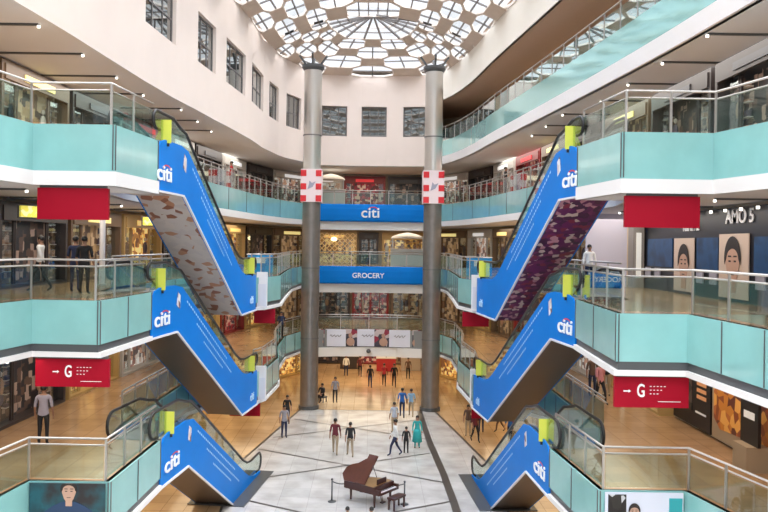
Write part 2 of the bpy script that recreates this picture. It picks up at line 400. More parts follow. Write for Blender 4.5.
def lattice(S, ni, nj, solid, wide=None):
    """openings wider than the solid panels between them; S(p, q) gives the surface at grid position p, q"""
    g = .11; k = .17
    def Q(p, q): return S(min(max(p, 0), ni), min(max(q, 0), nj))
    for a in range(ni):
        for b in range(nj):
            if solid(a, b):
                x0 = a + (g if a else 0); x1 = a + 1 - (g if a < ni - 1 else 0); y0 = b + (g if b else 0); y1 = b + 1 - (g if b < nj - 1 else 0)
                pan.add([Q(x0, y0), Q(x1, y0), Q(x1, y1), Q(x0, y1)], [(0, 1, 2, 3)])
            else:
                o = [Q(a + u, b + v) for u, v in ((-g, k), (k, -g), (1 - k, -g), (1 + g, k), (1 + g, 1 - k), (1 - k, 1 + g), (k, 1 + g), (-g, 1 - k))]
                gl.add(o, [tuple(range(8))])
                for m in range(8): ribs.bar(o[m], o[(m + 1) % 8], .035, h=.07)
                us = (.5,) if wide != b else (.2, .4, .6, .8)
                if wide is None or wide != b:
                    mul.bar(Q(a + .5, b - g), Q(a + .5, b + 1 + g), .04); mul.bar(Q(a - g, b + .5), Q(a + 1 + g, b + .5), .04)
                else:
                    mul.bar(Q(a + .5, b - g), Q(a + .5, b + 1 + g), .04)
                    for u in us: mul.bar(Q(a - g, b + u), Q(a + 1 + g, b + u), .04)
    for a in range(ni + 1):
        for b in range(nj + 1):
            sg = 1 if solid(a - 1, b) else -1      # solid panels lie up-left / down-right, or mirrored
            P_ = [(-g, k), (k, -g), (g, -g), (g, -k), (-k, g), (-g, g)]
            ribs.add([Q(a + u * sg, b + v) for u, v in P_], [tuple(range(6))])
NA = 11; T = [.45, .59, .73, .87, 1.0]
def Sap(p, q): j_ = min(int(q), 3); return dpt(T[j_] + (T[j_ + 1] - T[j_]) * (q - j_), PI * p / NA)
lattice(Sap, NA, 4, lambda a, b: (a + b) % 2 == 1)
for i in range(NA):
    a0 = PI * i / NA; a1 = PI * (i + 1) / NA
    gl.add([dpt(.05, a0), dpt(.05, a1), dpt(.45, a1), dpt(.45, a0)], [(0, 1, 2, 3)])
    for rr in (.25, .45): ribs.bar(dpt(rr, a0), dpt(rr, a1), .06)
    mul.bar(dpt(.35, a0), dpt(.35, a1), .035); mul.bar(dpt(.03, a0), dpt(.45, a0), .055)
U = [-1, -.87, -.73, -.59, -.45, -.22, .22, .45, .59, .73, .87, 1]
def Sva(p, q): j_ = min(int(q), 10); return vpt(U[j_] + (U[j_ + 1] - U[j_]) * (q - j_), 48 - 2.6 * p)
lattice(Sva, 16, 11, lambda a, b: (a + b) % 2 == 0, 5)
for ob in (ribs.build('rib_frame', M_frame, dome, recalc=False), pan.build('solid_panels', M_brown, dome, recalc=False)):
    sm_ = ob.modifiers.new('thickness', 'SOLIDIFY'); sm_.thickness = .08
gl.build('glazing', M_pane, dome, recalc=False); mul.build('glazing_bars', M_mull, dome)
pur = MB()
for i in range(0, NA * 2 + 1):
    a = PI * i / (NA * 2); p = dpt(1, a)
    pur.bar(p, (p.x * 1.0, p.y, -.01), .07)
pur.build('rim_brackets', M_frame, dome)

# ------------------------------------------------------------------ steel columns
for sx, lab in ((-3.8, 'left of the two tall round steel columns at the far end'), (4.0, 'right of the two tall round steel columns at the far end')):
    t = thing('steel_column', lab, 'column', (sx, 50, 0), group=None)
    MB().lathe([(.58, 0), (.58, 13.5)], 32).build('lower_shaft', mat('steel_dim_mirrored', (.24, .215, .20), .33, .6, var=.25, vscale=2), t); MB().lathe([(.575, 13.5), (.575, 21.9)], 32).build('upper_shaft', M_steel, t)  # lower shaft darker: dim mirrored surroundings put into the steel colour
    cl = MB()
    for z in (4.5, 9, 13.4, 17.5): cl.lathe([(.60, z), (.60, z + .08)], 32)
    cl.build('joint_rings', M_mull, t)
    MB().lathe([(.66, 0), (.66, .22)], 32).build('base_ring', M_dark, t)
    cp = MB().lathe([(.6, 21.7), (.72, 21.9), (.72, 22.05)], 32)
    for a in range(4): cp.bar((.4 * math.cos(a * PI / 2), .4 * math.sin(a * PI / 2), 22.0), (.9 * math.cos(a * PI / 2), .9 * math.sin(a * PI / 2), 22.7), .06)
    cp.build('capital', M_dark, t)
    # red and white advertising cube round the shaft
    s = thing('column_banner', ('red and white square advertising collar on the %s steel column' % ('left' if sx < 0 else 'right')), 'banner', (sx, 50, 0))
    zc = 13.25; w_ = .66
    MB().box(-w_, w_, -w_, w_, zc, zc + 2.1).build('board', mat('pale_pink', (.85, .72, .74), .5), s)
    for fz in (zc, zc + .75, zc + 1.6):
        for fx in (-w_, w_ - .36): MB().box(fx, fx + .36, -w_ - .02, -w_, fz + .03, fz + .42).build('red_square', M_redarc, s)
    MB().prism([(-.22, .8), (.1, .95), (.3, 1.3), (.05, 1.2), (-.1, 1.35), (-.15, 1.05)], lambda u, v, w__: (u, -w_ - w__, zc + v), 0, .02).build('emblem', mat('emblem_grey', (.35, .35, .45), .5), s)

# ------------------------------------------------------------------ balustrades
def balustrade(path, z, label, glass=M_glass, h=1.06, inset=.12, sp=1.45, double=True):
    t = thing('glass_balustrade', label, 'balustrade', (path[0][0], path[0][1], z)); o = Vector((*path[0], z))
    n = len(path); nr = []
    P = []
    for j in range(n):
        a = Vector(path[max(j - 1, 0)]); c = Vector(path[min(j + 1, n - 1)]); d = (c - a).normalized(); nr = Vector((-d.y, d.x))
        P.append(Vector(path[j]) + nr * inset)
    hr = MB(); pts = [(p.x - o.x, p.y - o.y, h) for p in P]
    hr.tube(pts, .03, 8); hr.build('handrail', M_rail, t, smooth=True)
    if double:
        Q = []
        for j in range(n):
            a = Vector(path[max(j - 1, 0)]); c = Vector(path[min(j + 1, n - 1)]); d = (c - a).normalized(); nn = Vector((-d.y, d.x))
            Q.append(Vector(path[j]) + nn * (inset + .07))
        MB().tube([(p.x - o.x, p.y - o.y, h - .17) for p in Q], .024, 8).build('handrail', M_rail, t, smooth=True)
    pc = 0
    for a, b in zip(P, P[1:]):
        L = (b - a).length; k = max(1, round(L / sp)); d = (b - a) / L
        for i in range(k):
            q0 = a + d * (L * i / k) - o.xy; q1 = a + d * (L * (i + 1) / k) - o.xy
            post = MB().box(q0.x - .025, q0.x + .025, q0.y - .025, q0.y + .025, 0, h)
            post.bar((q0.x, q0.y, h - .17), (q0.x - d.y * .07, q0.y + d.x * .07, h - .17), .012)
            post.build('post', M_rail, t)
            g = MB(); nn = Vector((-d.y, d.x)) * .008
            A, B = q0 + d * .05, q1 - d * .05
            if (B - A).length > .05:
                g.add([(*(A - nn), .05), (*(B - nn), .05), (*(B + nn), .05), (*(A + nn), .05), (*(A - nn), h - .19), (*(B - nn), h - .19), (*(B + nn), h - .19), (*(A + nn), h - .19)],
                      [(3, 2, 1, 0), (4, 5, 6, 7), (0, 1, 5, 4), (1, 2, 6, 5), (2, 3, 7, 6), (3, 0, 4, 7)])
                g.build('glass_panel', glass, t)
    return t
LN = {1: 'first', 2: 'second', 3: 'third'}
for k in (1, 2, 3):
    nm = LN[k] + '-floor'
    balustrade(NEAR[('l', k)][1:5], Z[k], f'steel and glass balustrade round the near left {nm} balcony')
    balustrade(NEAR[('r', k)][1:5][::-1], Z[k], f'steel and glass balustrade round the near right {nm} balcony')
    def split(fp, left):
        return fp
    if k == 3:
        balustrade(FL[3], Z[3], 'long curved glass balustrade of the left third-floor gallery behind the escalator')
        balustrade(FR[3], Z[3], 'long curved glass balustrade of the right third-floor gallery behind the escalator')
    else:
        l = FL[k]; r = FR[k]
        balustrade(l[:3], Z[k], f'glass balustrade beside the left escalator well on the {nm} gallery')
        balustrade(l[3:], Z[k], f'glass balustrade beyond the left escalator landing on the {nm} gallery')
        balustrade(r[:-3], Z[k], f'glass balustrade beyond the right escalator landing on the {nm} gallery')
        balustrade(r[-3:], Z[k], f'glass balustrade beside the right escalator well on the {nm} gallery')
    balustrade(CEN[k], Z[k], f'short glass balustrade between the two steel columns, {nm} far end')
balustrade(P4R, 18.0, 'mirror-like teal glass balustrade of the top right gallery under the cornice', M_gl4, double=False)

# ------------------------------------------------------------------ banners on the far fascias
def citi_logo(parent, size, f, name='citi_logo'):
    """f(local matrix) places a logo drawn in the x-z plane, facing -y"""
    text('lettering', 'citi', size, M_wtxt, parent, 0, 0, 0, mtx=f @ Matrix.Rotation(PI / 2, 4, 'X'), xs=1.1)
    mb = MB(); R = size * .42; n = 12; r0 = R * .86
    for i in range(n):
        a0 = PI * (.15 + .7 * i / n); a1 = PI * (.15 + .7 * (i + 1) / n)
        q = [(R * math.cos(a0), -.01, R * math.sin(a0) * .75), (R * math.cos(a1), -.01, R * math.sin(a1) * .75), (r0 * math.cos(a1), -.01, r0 * math.sin(a1) * .7), (r0 * math.cos(a0), -.01, r0 * math.sin(a0) * .7)]
        mb.add([f @ Vector((x + size * .18, y, z + size * .12)) for x, y, z in q], [(0, 1, 2, 3)])
    mb.build('red_arc', M_redarc, parent, recalc=False)
def fbanner(k, y, txt, label):
    t = thing('blue_banner', label, 'banner', (0, y, Z[k]))
    zt_, zb_ = (0.02, -1.25)
    mb = MB(); n = 16; prof = [(0, zb_), (-.07, zb_ + .1), (-.10, zb_ + .5), (-.10, zb_ + .9), (-.06, zt_ - .05), (0, zt_)]
    xs = [-3.95 + 7.9 * i / n for i in range(n + 1)]
    vs = []; fs = []
    for x in xs:
        for (dy, z) in prof: vs.append((x, dy - .1, z))
    m = len(prof)
    for i in range(n):
        for j in range(m - 1): fs.append((i * m + j, (i + 1) * m + j, (i + 1) * m + j + 1, i * m + j + 1))
    mb.add(vs, fs); mb.box(-3.95, 3.95, -.1, 0, zb_, zt_); mb.build('cloth', M_blue, t, smooth=False)
    if txt == 'citi': citi_logo(t, 1.05, Matrix.Translation((0, -.23, -.62)))
    else: text('lettering', txt, .5, M_wtxt, t, -.1, -.23, -.65)
fbanner(3, 56.7, 'citi', 'wide blue banner with the citi logo between the columns')
fbanner(2, 55.9, 'GROCERY', 'wide blue banner with small white capitals, below the citi banner')
# posters across the first-floor centre fascia
for i, x in enumerate((-3.5, -2.35, -1.3, -.1, 1.05, 2.2, 3.4)):
    wdt = [.7, 1.45, .95, 1.5, 1.3, 1.5, .6][i]; white = i % 2 == 1
    lab = ['dark poster at the left column, first in the row on the far balcony', 'white poster near the left column on the far balcony', 'dark poster between left and middle white posters on far balcony',
           'white poster at the middle of the far first-floor balcony', 'maroon poster right of the middle white poster on far balcony', 'white poster near the right column on the far balcony', 'dark poster touching the right column, last in the far balcony row'][i]
    y = 55.72 - .05 * abs(x) - .12 - (.14 if abs(x) > 2 else 0)
    t = thing('poster', lab, 'poster', (x, y - .12, Z[1]))
    MB().box(-wdt / 2, wdt / 2, -.03, 0, -1.17, .05).build('board', mat('poster_white', (.78, .78, .88), .4) if white else patmat('poster_dark%d' % i, [(.03, .02, .04), (.3, .02, .05), (.6, .5, .5), (.05, .04, .06)], 2.4), t)
    if white:
        mb = MB(); mb.tube([(-.4 + .08 * q, -.05, -.42 + .09 * math.sin(q * 2.1)) for q in range(11)], .022, 5); mb.build('cursive_line', M_line, t)
    else:
        mb = MB(); mb.ell((0, -.04, -.4), (.14, .02, .17)); mb.ell((0, -.04, -.85), (.3, .02, .3)); mb.build('figure', mat('skin_print', (.5, .3, .22), .6), t)
cmr = thing('round_lamp', 'small dark round fitting on the white band under the middle poster', 'lamp', (0, 55.35, 3.0)); MB().ell((0, 0, 0), (.16, .16, .16)).build('housing', M_dark, cmr); MB().box(-.03, .03, 0, .3, -.03, .03).build('bracket', M_dark, cmr)

# ------------------------------------------------------------------ escalators
M_printL = patmat('food_print', [(.50, .46, .44), (.46, .42, .42), (.47, .43, .42), (.25, .10, .06), (.5, .46, .44), (.48, .44, .42), (.52, .47, .44), (.4, .2, .12), (.5, .46, .44)], 3.6)
M_printR = patmat('purple_print', [(.10, .01, .09), (.16, .02, .10), (.05, .01, .05), (.45, .22, .28), (.10, .01, .08), (.55, .45, .42), (.20, .02, .05), (.06, .01, .05), (.12, .01, .09)], 5.5)
M_truss = mat('brown_soffit_metal', (.105, .08, .065), .4, .3, var=.1, vscale=1)
M_step = mat('step_metal', (.22, .22, .23), .4, .7)
def escalator(A, B, Lt, zt_, side, soff, label, ground=False):
    """A top start and B bottom end of the inner side line; side = -1 unit stands to the left of it"""
    A = Vector(A); B = Vector(B); d = (B - A); L = d.length; d /= L
    out = Vector((-d.y, d.x)) if side < 0 else Vector((d.y, -d.x))
    rz = 0
    t = thing('escalator', label, 'escalator', (A.x, A.y, zt_ - H))
    RUN = 7.8; W = 1.45; k1 = Lt; k2 = Lt + RUN
    def f(u, v, w_): q = d * u + out * w_; return (q.x, q.y, v + H)        # v=0 at the upper floor
    D = 1.46
    bot = [(L, -H - D), (k2, -H - D), (k1, -D), (0, -D)]
    if ground:
        uc = k2 - (D) / H * RUN     # underside meets the ground
        bot = [(L, -H), (uc, -H), (k1, -D), (0, -D)]
    top = [(0, -.25), (.25, .02), (.6, .1), (k1 - .2, .12), (k1 + .5, .02), (k2 - .5, -H + .66), (k2 + .1, -H + .38), (k2 + .8, -H + .2), (L, -H + .12)]
    prof = top + bot
    sp0 = MB().prism(prof, f, -.05, 0).build('side_panel', M_blue, t)
    MB().prism(prof, f, W, W + .05).build('side_panel', M_blue, t)
    # thin bright edge along the lower border
    e = MB()
    seq = [(0, -D), (k1, -D), (k2 if not ground else bot[1][0], bot[1][1])] + ([(L, -H - D)] if not ground else [])
    for a, b in zip(seq, seq[1:]): e.bar(f(a[0], a[1], -.07), f(b[0], b[1], -.07), .03)
    e.build('edge_trim', mat('edge_trim', (.75, .74, .76), .4), t)
    s = MB()
    for a, b in zip(seq, seq[1:]):
        s.quad(f(a[0], a[1], 0), f(b[0], b[1], 0), f(b[0], b[1], W), f(a[0], a[1], W)); s.quad(f(a[0], a[1] + .05, 0), f(b[0], b[1] + .05, 0), f(b[0], b[1] + .05, W), f(a[0], a[1] + .05, W))
    s.quad(f(0, -D, 0), f(0, -D, W), f(0, -.02, W), f(0, -.02, 0))
    s.build('soffit', soff, t, recalc=False)
    st = MB(); n = 22
    def stepbox(u0, u1, z):
        vs = [f(u0, z - .2, .15), f(u1, z - .2, .15), f(u1, z - .2, W - .15), f(u0, z - .2, W - .15), f(u0, z, .15), f(u1, z, .15), f(u1, z, W - .15), f(u0, z, W - .15)]
        st.add(vs, [(3, 2, 1, 0), (4, 5, 6, 7), (0, 1, 5, 4), (1, 2, 6, 5), (2, 3, 7, 6), (3, 0, 4, 7)])
    stepbox(0, k1, 0)
    for i in range(n): stepbox(k1 + RUN * i / n, k1 + RUN * (i + 1) / n + .02, -H * (i + .5) / n)
    stepbox(k2, L, -H); st.build('steps', M_step, t)
    dk = MB()
    for w0 in (0.0, W - .15):
        for a, b, c, e_ in [(0.1, .03, k1, .03), (k1, .08, k2, -H + .12), (k2, -H + .05, L - .05, -H + .05)]:
            dk.add([f(a, b, w0), f(c, e_, w0), f(c, e_, w0 + .15), f(a, b, w0 + .15), f(a, b - .15, w0), f(c, e_ - .15, w0), f(c, e_ - .15, w0 + .15), f(a, b - .15, w0 + .15)], [(0, 1, 2, 3), (7, 6, 5, 4), (0, 4, 5, 1), (2, 6, 7, 3), (1, 5, 6, 2), (0, 3, 7, 4)])
    dk.build('skirt_deck', M_rail, t)
    # handrail line with rounded newels
    hh = .9; R = .40 if ground else .26; S0 = -.25 if ground else .15
    def hl():
        pts = []
        for i in range(9):
            a = -PI / 2 - PI * i / 8; pts.append((S0 + R * math.cos(a), hh - R + R * math.sin(a)))
        pts = [(S0 + .25, hh - 2 * R)] + pts
        pts += [(k1 - .7, hh), (k1, hh - .19), (k1 + .6, hh - .3), (k2 - .6, -H + hh + .36), (k2, -H + hh + .1), (k2 + .6, -H + hh)]
        for i in range(9):
            a = PI / 2 - PI * i / 8; pts.append((L + .15 + R * math.cos(a), -H + hh - R + R * math.sin(a)))
        pts.append((L - .2, -H + hh - 2 * R)); return pts
    hp = hl()
    for w0 in (.07, W - .07):
        MB().tube([f(u, v, w0) for u, v in hp], .05, 8).build('handrail', M_blk, t, smooth=True)
        g = MB(); gp = [(u, v) for u, v in hp]; low = [(L - .1, -H + .05), (k2, -H + .08), (k1, .06), (.05, .03)]
        g.prism(gp + low, f, w0 - .006, w0 + .006); g.build('glass_panel', M_glass, t)
    # logo on the inner side at the top
    ang = math.atan2(d.y, d.x); inner = -out
    xr_ = d if side < 0 else -d       # viewer-right along the panel
    fx = Matrix(((xr_.x, -inner.x, 0, 0), (xr_.y, -inner.y, 0, 0), (0, 0, 1, 0), (0, 0, 0, 1)))
    pos = f(k1 * (.2 if side < 0 and zt_ > 13 else .36) + .05, -.92, -.075)
    citi_logo(sp0, .66, Matrix.Translation(pos) @ fx @ Matrix.Scale(1.5, 4, (1, 0, 0)))
    pos = f(L - .9, -H - .95, -.075)
    if not ground: text('lettering', 'citi', .5, mat('pale_print', (.45, .68, .92), .5), sp0, 0, 0, 0, mtx=Matrix.Translation(pos) @ fx @ Matrix.Rotation(PI / 2, 4, 'X'))
    # two long thin lines of print down the slope
    pr = MB()
    for off, a, b in ((-.25, .12, .72), (-.55, .25, .80), (-.85, .35, .65)):
        m_ = 26 if off > -.8 else 16
        for i in range(m_):
            s0 = a + (b - a) * i / m_; s1 = a + (b - a) * (i + .62) / m_
            u0, u1 = k1 + RUN * s0, k1 + RUN * s1; v0, v1 = -H * s0 + off + .3, -H * s1 + off + .3
            pr.add([f(u0, v0 - .035, -.055), f(u1, v1 - .035, -.055), f(u1, v1 + .035, -.055), f(u0, v0 + .035, -.055)], [(0, 1, 2, 3)])
    pr.build('printed_lines', mat('pale_print', (.45, .68, .92), .5), sp0, recalc=False)
    if ground:
        p = MB(); 
        p.prism([(L - 4.6, -.6), (L + .35, -.6), (L + .35, W + .3), (L - 4.6, W + .3)], lambda u, v, w__: f(u, w__ - H, v), .0, .03)
        p.build('floor_plate', M_dark, t)
    # small picture on the shoulder of the panel
    MB().add([f(k1 - .05, -.55, -.06), f(k1 + .25, -.72, -.06), f(k1 + .3, -.25, -.06), f(k1 + .05, -.1, -.06)], [(0, 1, 2, 3)]).build('picture_sticker', patmat('sticker', [(.7, .6, .6), (.2, .1, .1), (.8, .8, .85)], 6), t, recalc=False)
    return t, f, k1, L
E = {}
E['l3'] = escalator((-6.22, 22.5), (-5.2, 35.3), 2.3, Z[3], -1, M_printL, 'blue escalator, left side, coming down from the third floor, food pictures beneath')
E['r3'] = escalator((6.05, 22.6), (4.95, 35.4), 1.5, Z[3], 1, M_printR, 'blue escalator, right side, coming down from the third floor, purple print beneath')
E['l2'] = escalator((-6.8, 24.15), (-5.25, 36.4), 2.1, Z[2], -1, M_truss, 'blue escalator, left side, from second floor down to first floor, brown underside')
E['r2'] = escalator((6.3, 23.55), (4.95, 36.1), 2.1, Z[2], 1, M_truss, 'blue escalator, right side, from second floor down to first floor, brown underside')
E['l1'] = escalator((-6.35, 23.75), (-4.95, 35.7), 2.4, Z[1], -1, M_truss, 'lowest left blue escalator reaching the marble plaza, brown underside', True)
E['r1'] = escalator((5.55, 23.45), (4.85, 35.6), 2.6, Z[1], 1, M_truss, 'lowest right blue escalator reaching the marble plaza, brown underside', True)
names = {'l3': 'top left', 'r3': 'top right', 'l2': 'middle left', 'r2': 'middle right', 'l1': 'lowest left', 'r1': 'lowest right'}
for k_, (t, f, k1, L) in E.items():
    z0 = t.location.z
    for which, u, v, sc_ in (('head', .75, -.1, 1), ('foot', L - .9, -H + .1, .75)):
        if k_[1] == '1' and which == 'foot': continue
        p = f(u, v, -.02); 
        s = thing('yellow_notice', f'yellow notice board at the {which} of the {names[k_]} escalator', 'notice board', (p[0] + t.location.x, p[1] + t.location.y, p[2] + z0))
        MB().box(-.15, .15, -.015, .015, .12, .82).build('board', M_yel, s)
        MB().box(-.03, .03, -.02, .02, -.05, .12).box(-.1, .1, -.02, .02, .02, .12).build('stand', M_blk, s)

# ------------------------------------------------------------------ hanging red signs
def redsign(x0, x1, y, ztop, hgt, label, writing=0):
    t = thing('hanging_sign', label, 'sign', ((x0 + x1) / 2, y, ztop)); w2 = (x1 - x0) / 2
    MB().box(-w2, w2, -.06, .06, -hgt, -.06).build('board', M_red, t)
    MB().box(-w2 + .05, w2 - .05, -.04, .04, -.06, 0.0).build('hanger', M_dark, t)
    if writing:
        gx = -w2 * .1 if writing == 1 else -w2 * .3
        text('lettering', 'G', .44, M_wtxt, t, gx, -.075, -hgt * .5, xs=.62)
        a = MB(); ax = gx - .42
        a.box(ax, ax + .12, -.07, -.062, -hgt * .5 - .015, -hgt * .5 + .015); a.add([(ax + .12, -.07, -hgt * .5 - .04), (ax + .18, -.07, -hgt * .5), (ax + .12, -.07, -hgt * .5 + .04)], [(0, 1, 2)])
        a.build('arrow', M_wtxt, t, recalc=False)
        l_ = MB()
        for i in range(3):
            for q in range(5 - i): l_.box(gx + .22 + q * .085, gx + .26 + q * .085, -.07, -.062, -hgt * .5 + .11 - i * .09, -hgt * .5 + .127 - i * .09)
        l_.box(w2 - .75, w2 - .2, -.07, -.062, -hgt * .82, -hgt * .805)
        l_.build('small_print', M_wtxt, t)
redsign(-8.45, -6.65, 19.75, Z[3] - 1.54, .86, 'plain red sign hanging under the near left third-floor balcony')
redsign(6.45, 8.35, 19.75, Z[3] - 1.54, .86, 'plain red sign hanging under the near right third-floor balcony')
redsign(-8.8, -6.85, 20.6, Z[2] - 1.5, .80, 'red sign with a white G under the near left second-floor balcony', 1)
redsign(6.0, 7.8, 18.95, Z[2] - 1.5, .80, 'red sign with a white G under the near right second-floor balcony', 2)
redsign(-5.5, -4.5, 37.2, Z[2] - 1.5, .75, 'small red sign under the left second-floor escalator landing')
redsign(4.45, 5.7, 37.0, Z[2] - 1.5, .75, 'small red sign under the right second-floor escalator landing')
redsign(-6.6, -5.15, 37.2, Z[1] - 1.5, .7, 'small red sign under the left first-floor escalator landing')
redsign(5.0, 6.2, 37.4, Z[1] - 1.5, .7, 'small red sign under the right first-floor escalator landing')
# white end panels on the landings
for k in (1, 2):
    for sx in (-1, 1):
        p = (4.93 * sx, 35.75, Z[k]) if k == 2 else (5.08 * sx, 36.9, Z[k])
        t = thing('white_end_panel', f'white upright panel at the {"left" if sx < 0 else "right"} {LN[k]}-floor landing edge', 'panel', p)
        MB().box(-.24, .24, -.12, .02, -1.4, .25).build('board', M_white, t)
        MB().box(-.2, .2, -.135, -.12, -1.3, -.3).build('face', mat('panel_face', (.7, .7, .75), .4), t)

# ------------------------------------------------------------------ fascia posters, near first-floor balconies
def poster_portrait(label, x0, x1, y, z0, z1, rz, cols, scale=1.0, dx=0, dressed=(.02, .05, .12), bg='teal', cat='poster', zo=0):
    t = thing('portrait_poster', label, cat, ((x0 + x1) / 2 if rz == 0 else x0, y, z0), rz); w2 = (x1 - x0) / 2; h_ = z1 - z0
    MB().box(-w2, w2, -.03, 0, 0, h_).build('board', cols, t)
    cx = dx; s = scale
    b = MB()
    sh = [(-.55, 0), (.55, 0), (.5, .28), (.3, .42), (.12, .5), (-.12, .5), (-.3, .42), (-.5, .28)]
    sh = [(cx + a * s, c * s + zo) for a, c in sh]
    if zo: b.prism([(-w2 + .08, 0), (w2 - .08, 0), (w2 - .08, .22), (w2 * .45, .42), (.1, .3), (-.1, .3), (-w2 * .45, .42), (-w2 + .08, .22)], lambda u, v, w__: (u, -.03 - w__, v), 0, .012)
    else: b.prism([(max(-w2, min(w2, a)), max(0, min(c, h_))) for a, c in sh], lambda u, v, w__: (u, -.03 - w__, v), 0, .012); b.build('jacket', mat('jacket_%s' % bg, dressed, .6), t)
    fc = MB(); fc.prism([(cx + .13 * s * math.cos(a) * (1 - .12 * (math.sin(a) < 0)), .68 * s + .19 * s * math.sin(a)) for a in [2 * PI * i / 18 for i in range(18)]], lambda u, v, w__: (u, -.045 - w__, min(h_, max(0, v + zo))), 0, .01)
    fc.prism([(cx - .06 * s, .42 * s), (cx + .06 * s, .42 * s), (cx + .06 * s, .55 * s), (cx - .06 * s, .55 * s)], lambda u, v, w__: (u, -.043 - w__, min(h_, max(0, v + zo))), 0, .008)
    fc.build('face', mat('face_print', (.52, .33, .25), .6), t)
    hr = MB(); pts = [(cx + .155 * s * math.cos(a), .72 * s + .2 * s * math.sin(a)) for a in [PI * i / 12 for i in range(-1, 14)]]
    inn = [(cx + .115 * s * math.cos(a), .72 * s + .09 * s * math.sin(a)) for a in [PI * (12 - i) / 12 for i in range(0, 13)]]
    hr.prism(pts + inn, lambda u, v, w__: (u, -.055 - w__, min(h_, max(0, v + zo))), 0, .01)
    for ex in (-.052, .052): hr.prism([(cx + ex * s - .03 * s, .735 * s), (cx + ex * s + .03 * s, .735 * s), (cx + ex * s + .03 * s, .748 * s), (cx + ex * s - .03 * s, .748 * s)], lambda u, v, w__: (u, -.056 - w__, min(h_, max(0, v + zo))), 0, .005)
    for ex in (-.05, .05): hr.prism([(cx + ex * s - .02 * s, .69 * s), (cx + ex * s + .02 * s, .69 * s), (cx + ex * s + .02 * s, .705 * s), (cx + ex * s - .02 * s, .705 * s)], lambda u, v, w__: (u, -.056 - w__, min(h_, max(0, v + zo))), 0, .005)
    hr.prism([(cx - .04 * s, .585 * s), (cx + .04 * s, .585 * s), (cx + .03 * s, .575 * s), (cx - .03 * s, .575 * s)], lambda u, v, w__: (u, -.056 - w__, min(h_, max(0, v + zo))), 0, .005)
    hr.build('hair', mat('hair_print', (.02, .015, .015), .6), t)
    return t
M_pt = patmat('poster_teal_dark', [(.005, .02, .03), (.01, .09, .12), (.02, .02, .025), (.02, .012, .012)], .9, kind='noise')
poster_portrait('poster of a dark-haired man in blue on the near left lowest balcony', -8.45, -6.55, 19.5, Z[1] - 1.15, Z[1] - .02, 0, M_pt, 1.35, .05)
M_pw = mat('poster_lavender', (.62, .66, .78), .4)
pp = poster_portrait('poster of a man in a dark jacket on the near right lowest balcony', 5.95, 7.9, 19.4, Z[1] - 1.15, Z[1] - .02, 0, M_pw, .95, -.25, (.03, .01, .02), 'maroon')
MB().box(-.9, -.45, -.045, -.03, .1, 1.08).build('dark_picture', patmat('bw_print', [(.01, .01, .012), (.02, .02, .02), (.5, .52, .56)], 4), pp)
MB().box(.62, .95, -.045, -.03, 0, 1.0).build('teal_strip', mat('teal_print', (.03, .34, .38), .4), pp)

# ------------------------------------------------------------------ ceiling lights on the soffits
cnt = 0
ORD = ['nearest', 'second', 'third', 'fourth', 'fifth', 'sixth', 'seventh', 'eighth', 'ninth', 'tenth', 'eleventh']
for k, zc, ys in ((4, EYE + 5.8, [17.6, 20.8, 24.0, 27.2, 30.4, 33.6, 36.8, 40]), (3, Z[3] - 1.54, [17.5, 21, 25, 29, 33, 37]), (2, Z[2] - 1.5, [20, 25, 30, 35])):
    for sx in (-1, 1):
        for y in ys:
            x0 = (8.95 if k == 4 else 9.3); x1 = 11.0 if sx > 0 else 11.6
            if y > 32: x0 -= .7; x1 -= .7
            cx = sx * (x0 + x1) / 2; L = x1 - x0
            side = 'left' if sx < 0 else 'right'
            t = thing('ceiling_track_light', f'{ORD[ys.index(y)]} dark track light on the {side} ceiling, above the {["", "", "first", "second", "third"][k]} floor', 'ceiling light', (cx, y, zc), group=f'track lights above {side} floor {k - 1}')
            MB().box(-L / 2, L / 2, -.05, .05, -.05, .0).build('track', M_dark, t)
            s = MB(); s.lathe([(.042, -.11), (.042, -.05)], 12, (-sx * L * .5, 0)); s.build('spot', M_lamp, t)
# area lights of the concourses and galleries (light comes down from the ceilings)
def area(x, y, z, sx, sy, e, col=(1, .78, .5)):
    l = bpy.data.lights.new('ceiling_area_light', 'AREA'); l.shape = 'RECTANGLE'; l.size = sx; l.size_y = sy; l.energy = e; l.color = col
    o = bpy.data.objects.new('ceiling_area_light', l); C.objects.link(o); o.location = (x, y, z)
area(0, 60, 2.9, 8, 6, 260, (1, .78, .48)); area(0, 67, 2.9, 8, 4, 160, (1, .78, .48))
for sx in (-1, 1):
    area(sx * 8.6, 44, 2.9, 2.5, 16, 190, (1, .78, .5)); area(sx * 9, 27, 2.9, 3, 14, 180, (1, .8, .55))
    area(sx * 9.6, 27, Z[2] - 1.6, 2, 16, 210, (1, .84, .66)); area(sx * 8.0, 47, Z[2] - 1.6, 3, 12, 220, (1, .84, .62))
    area(sx * 9.6, 28, Z[3] - 1.75, 2, 14, 210, (1, .9, .8)); area(sx * 8.2, 47, Z[3] - 1.75, 2.5, 12, 220, (1, .86, .68))
for k in (2, 3, 4): area(0, 60.8, Z[k] - 1.9, 8, 4, 130, (1, .84, .62))
for sx in (-1, 1):
    area(sx * 10.2, 26, EYE + 5.75, 2.2, 18, 420, (1, .95, .88)); area(sx * 8.8, 46, EYE + 5.75, 2.2, 14, 260, (1, .93, .85))  # wide lights added as fill, so floor bounce lifts the dark soffits
    area(sx * 9.0, 40, EYE + 10.3, 2.0, 26, 160, (1, .9, .78))

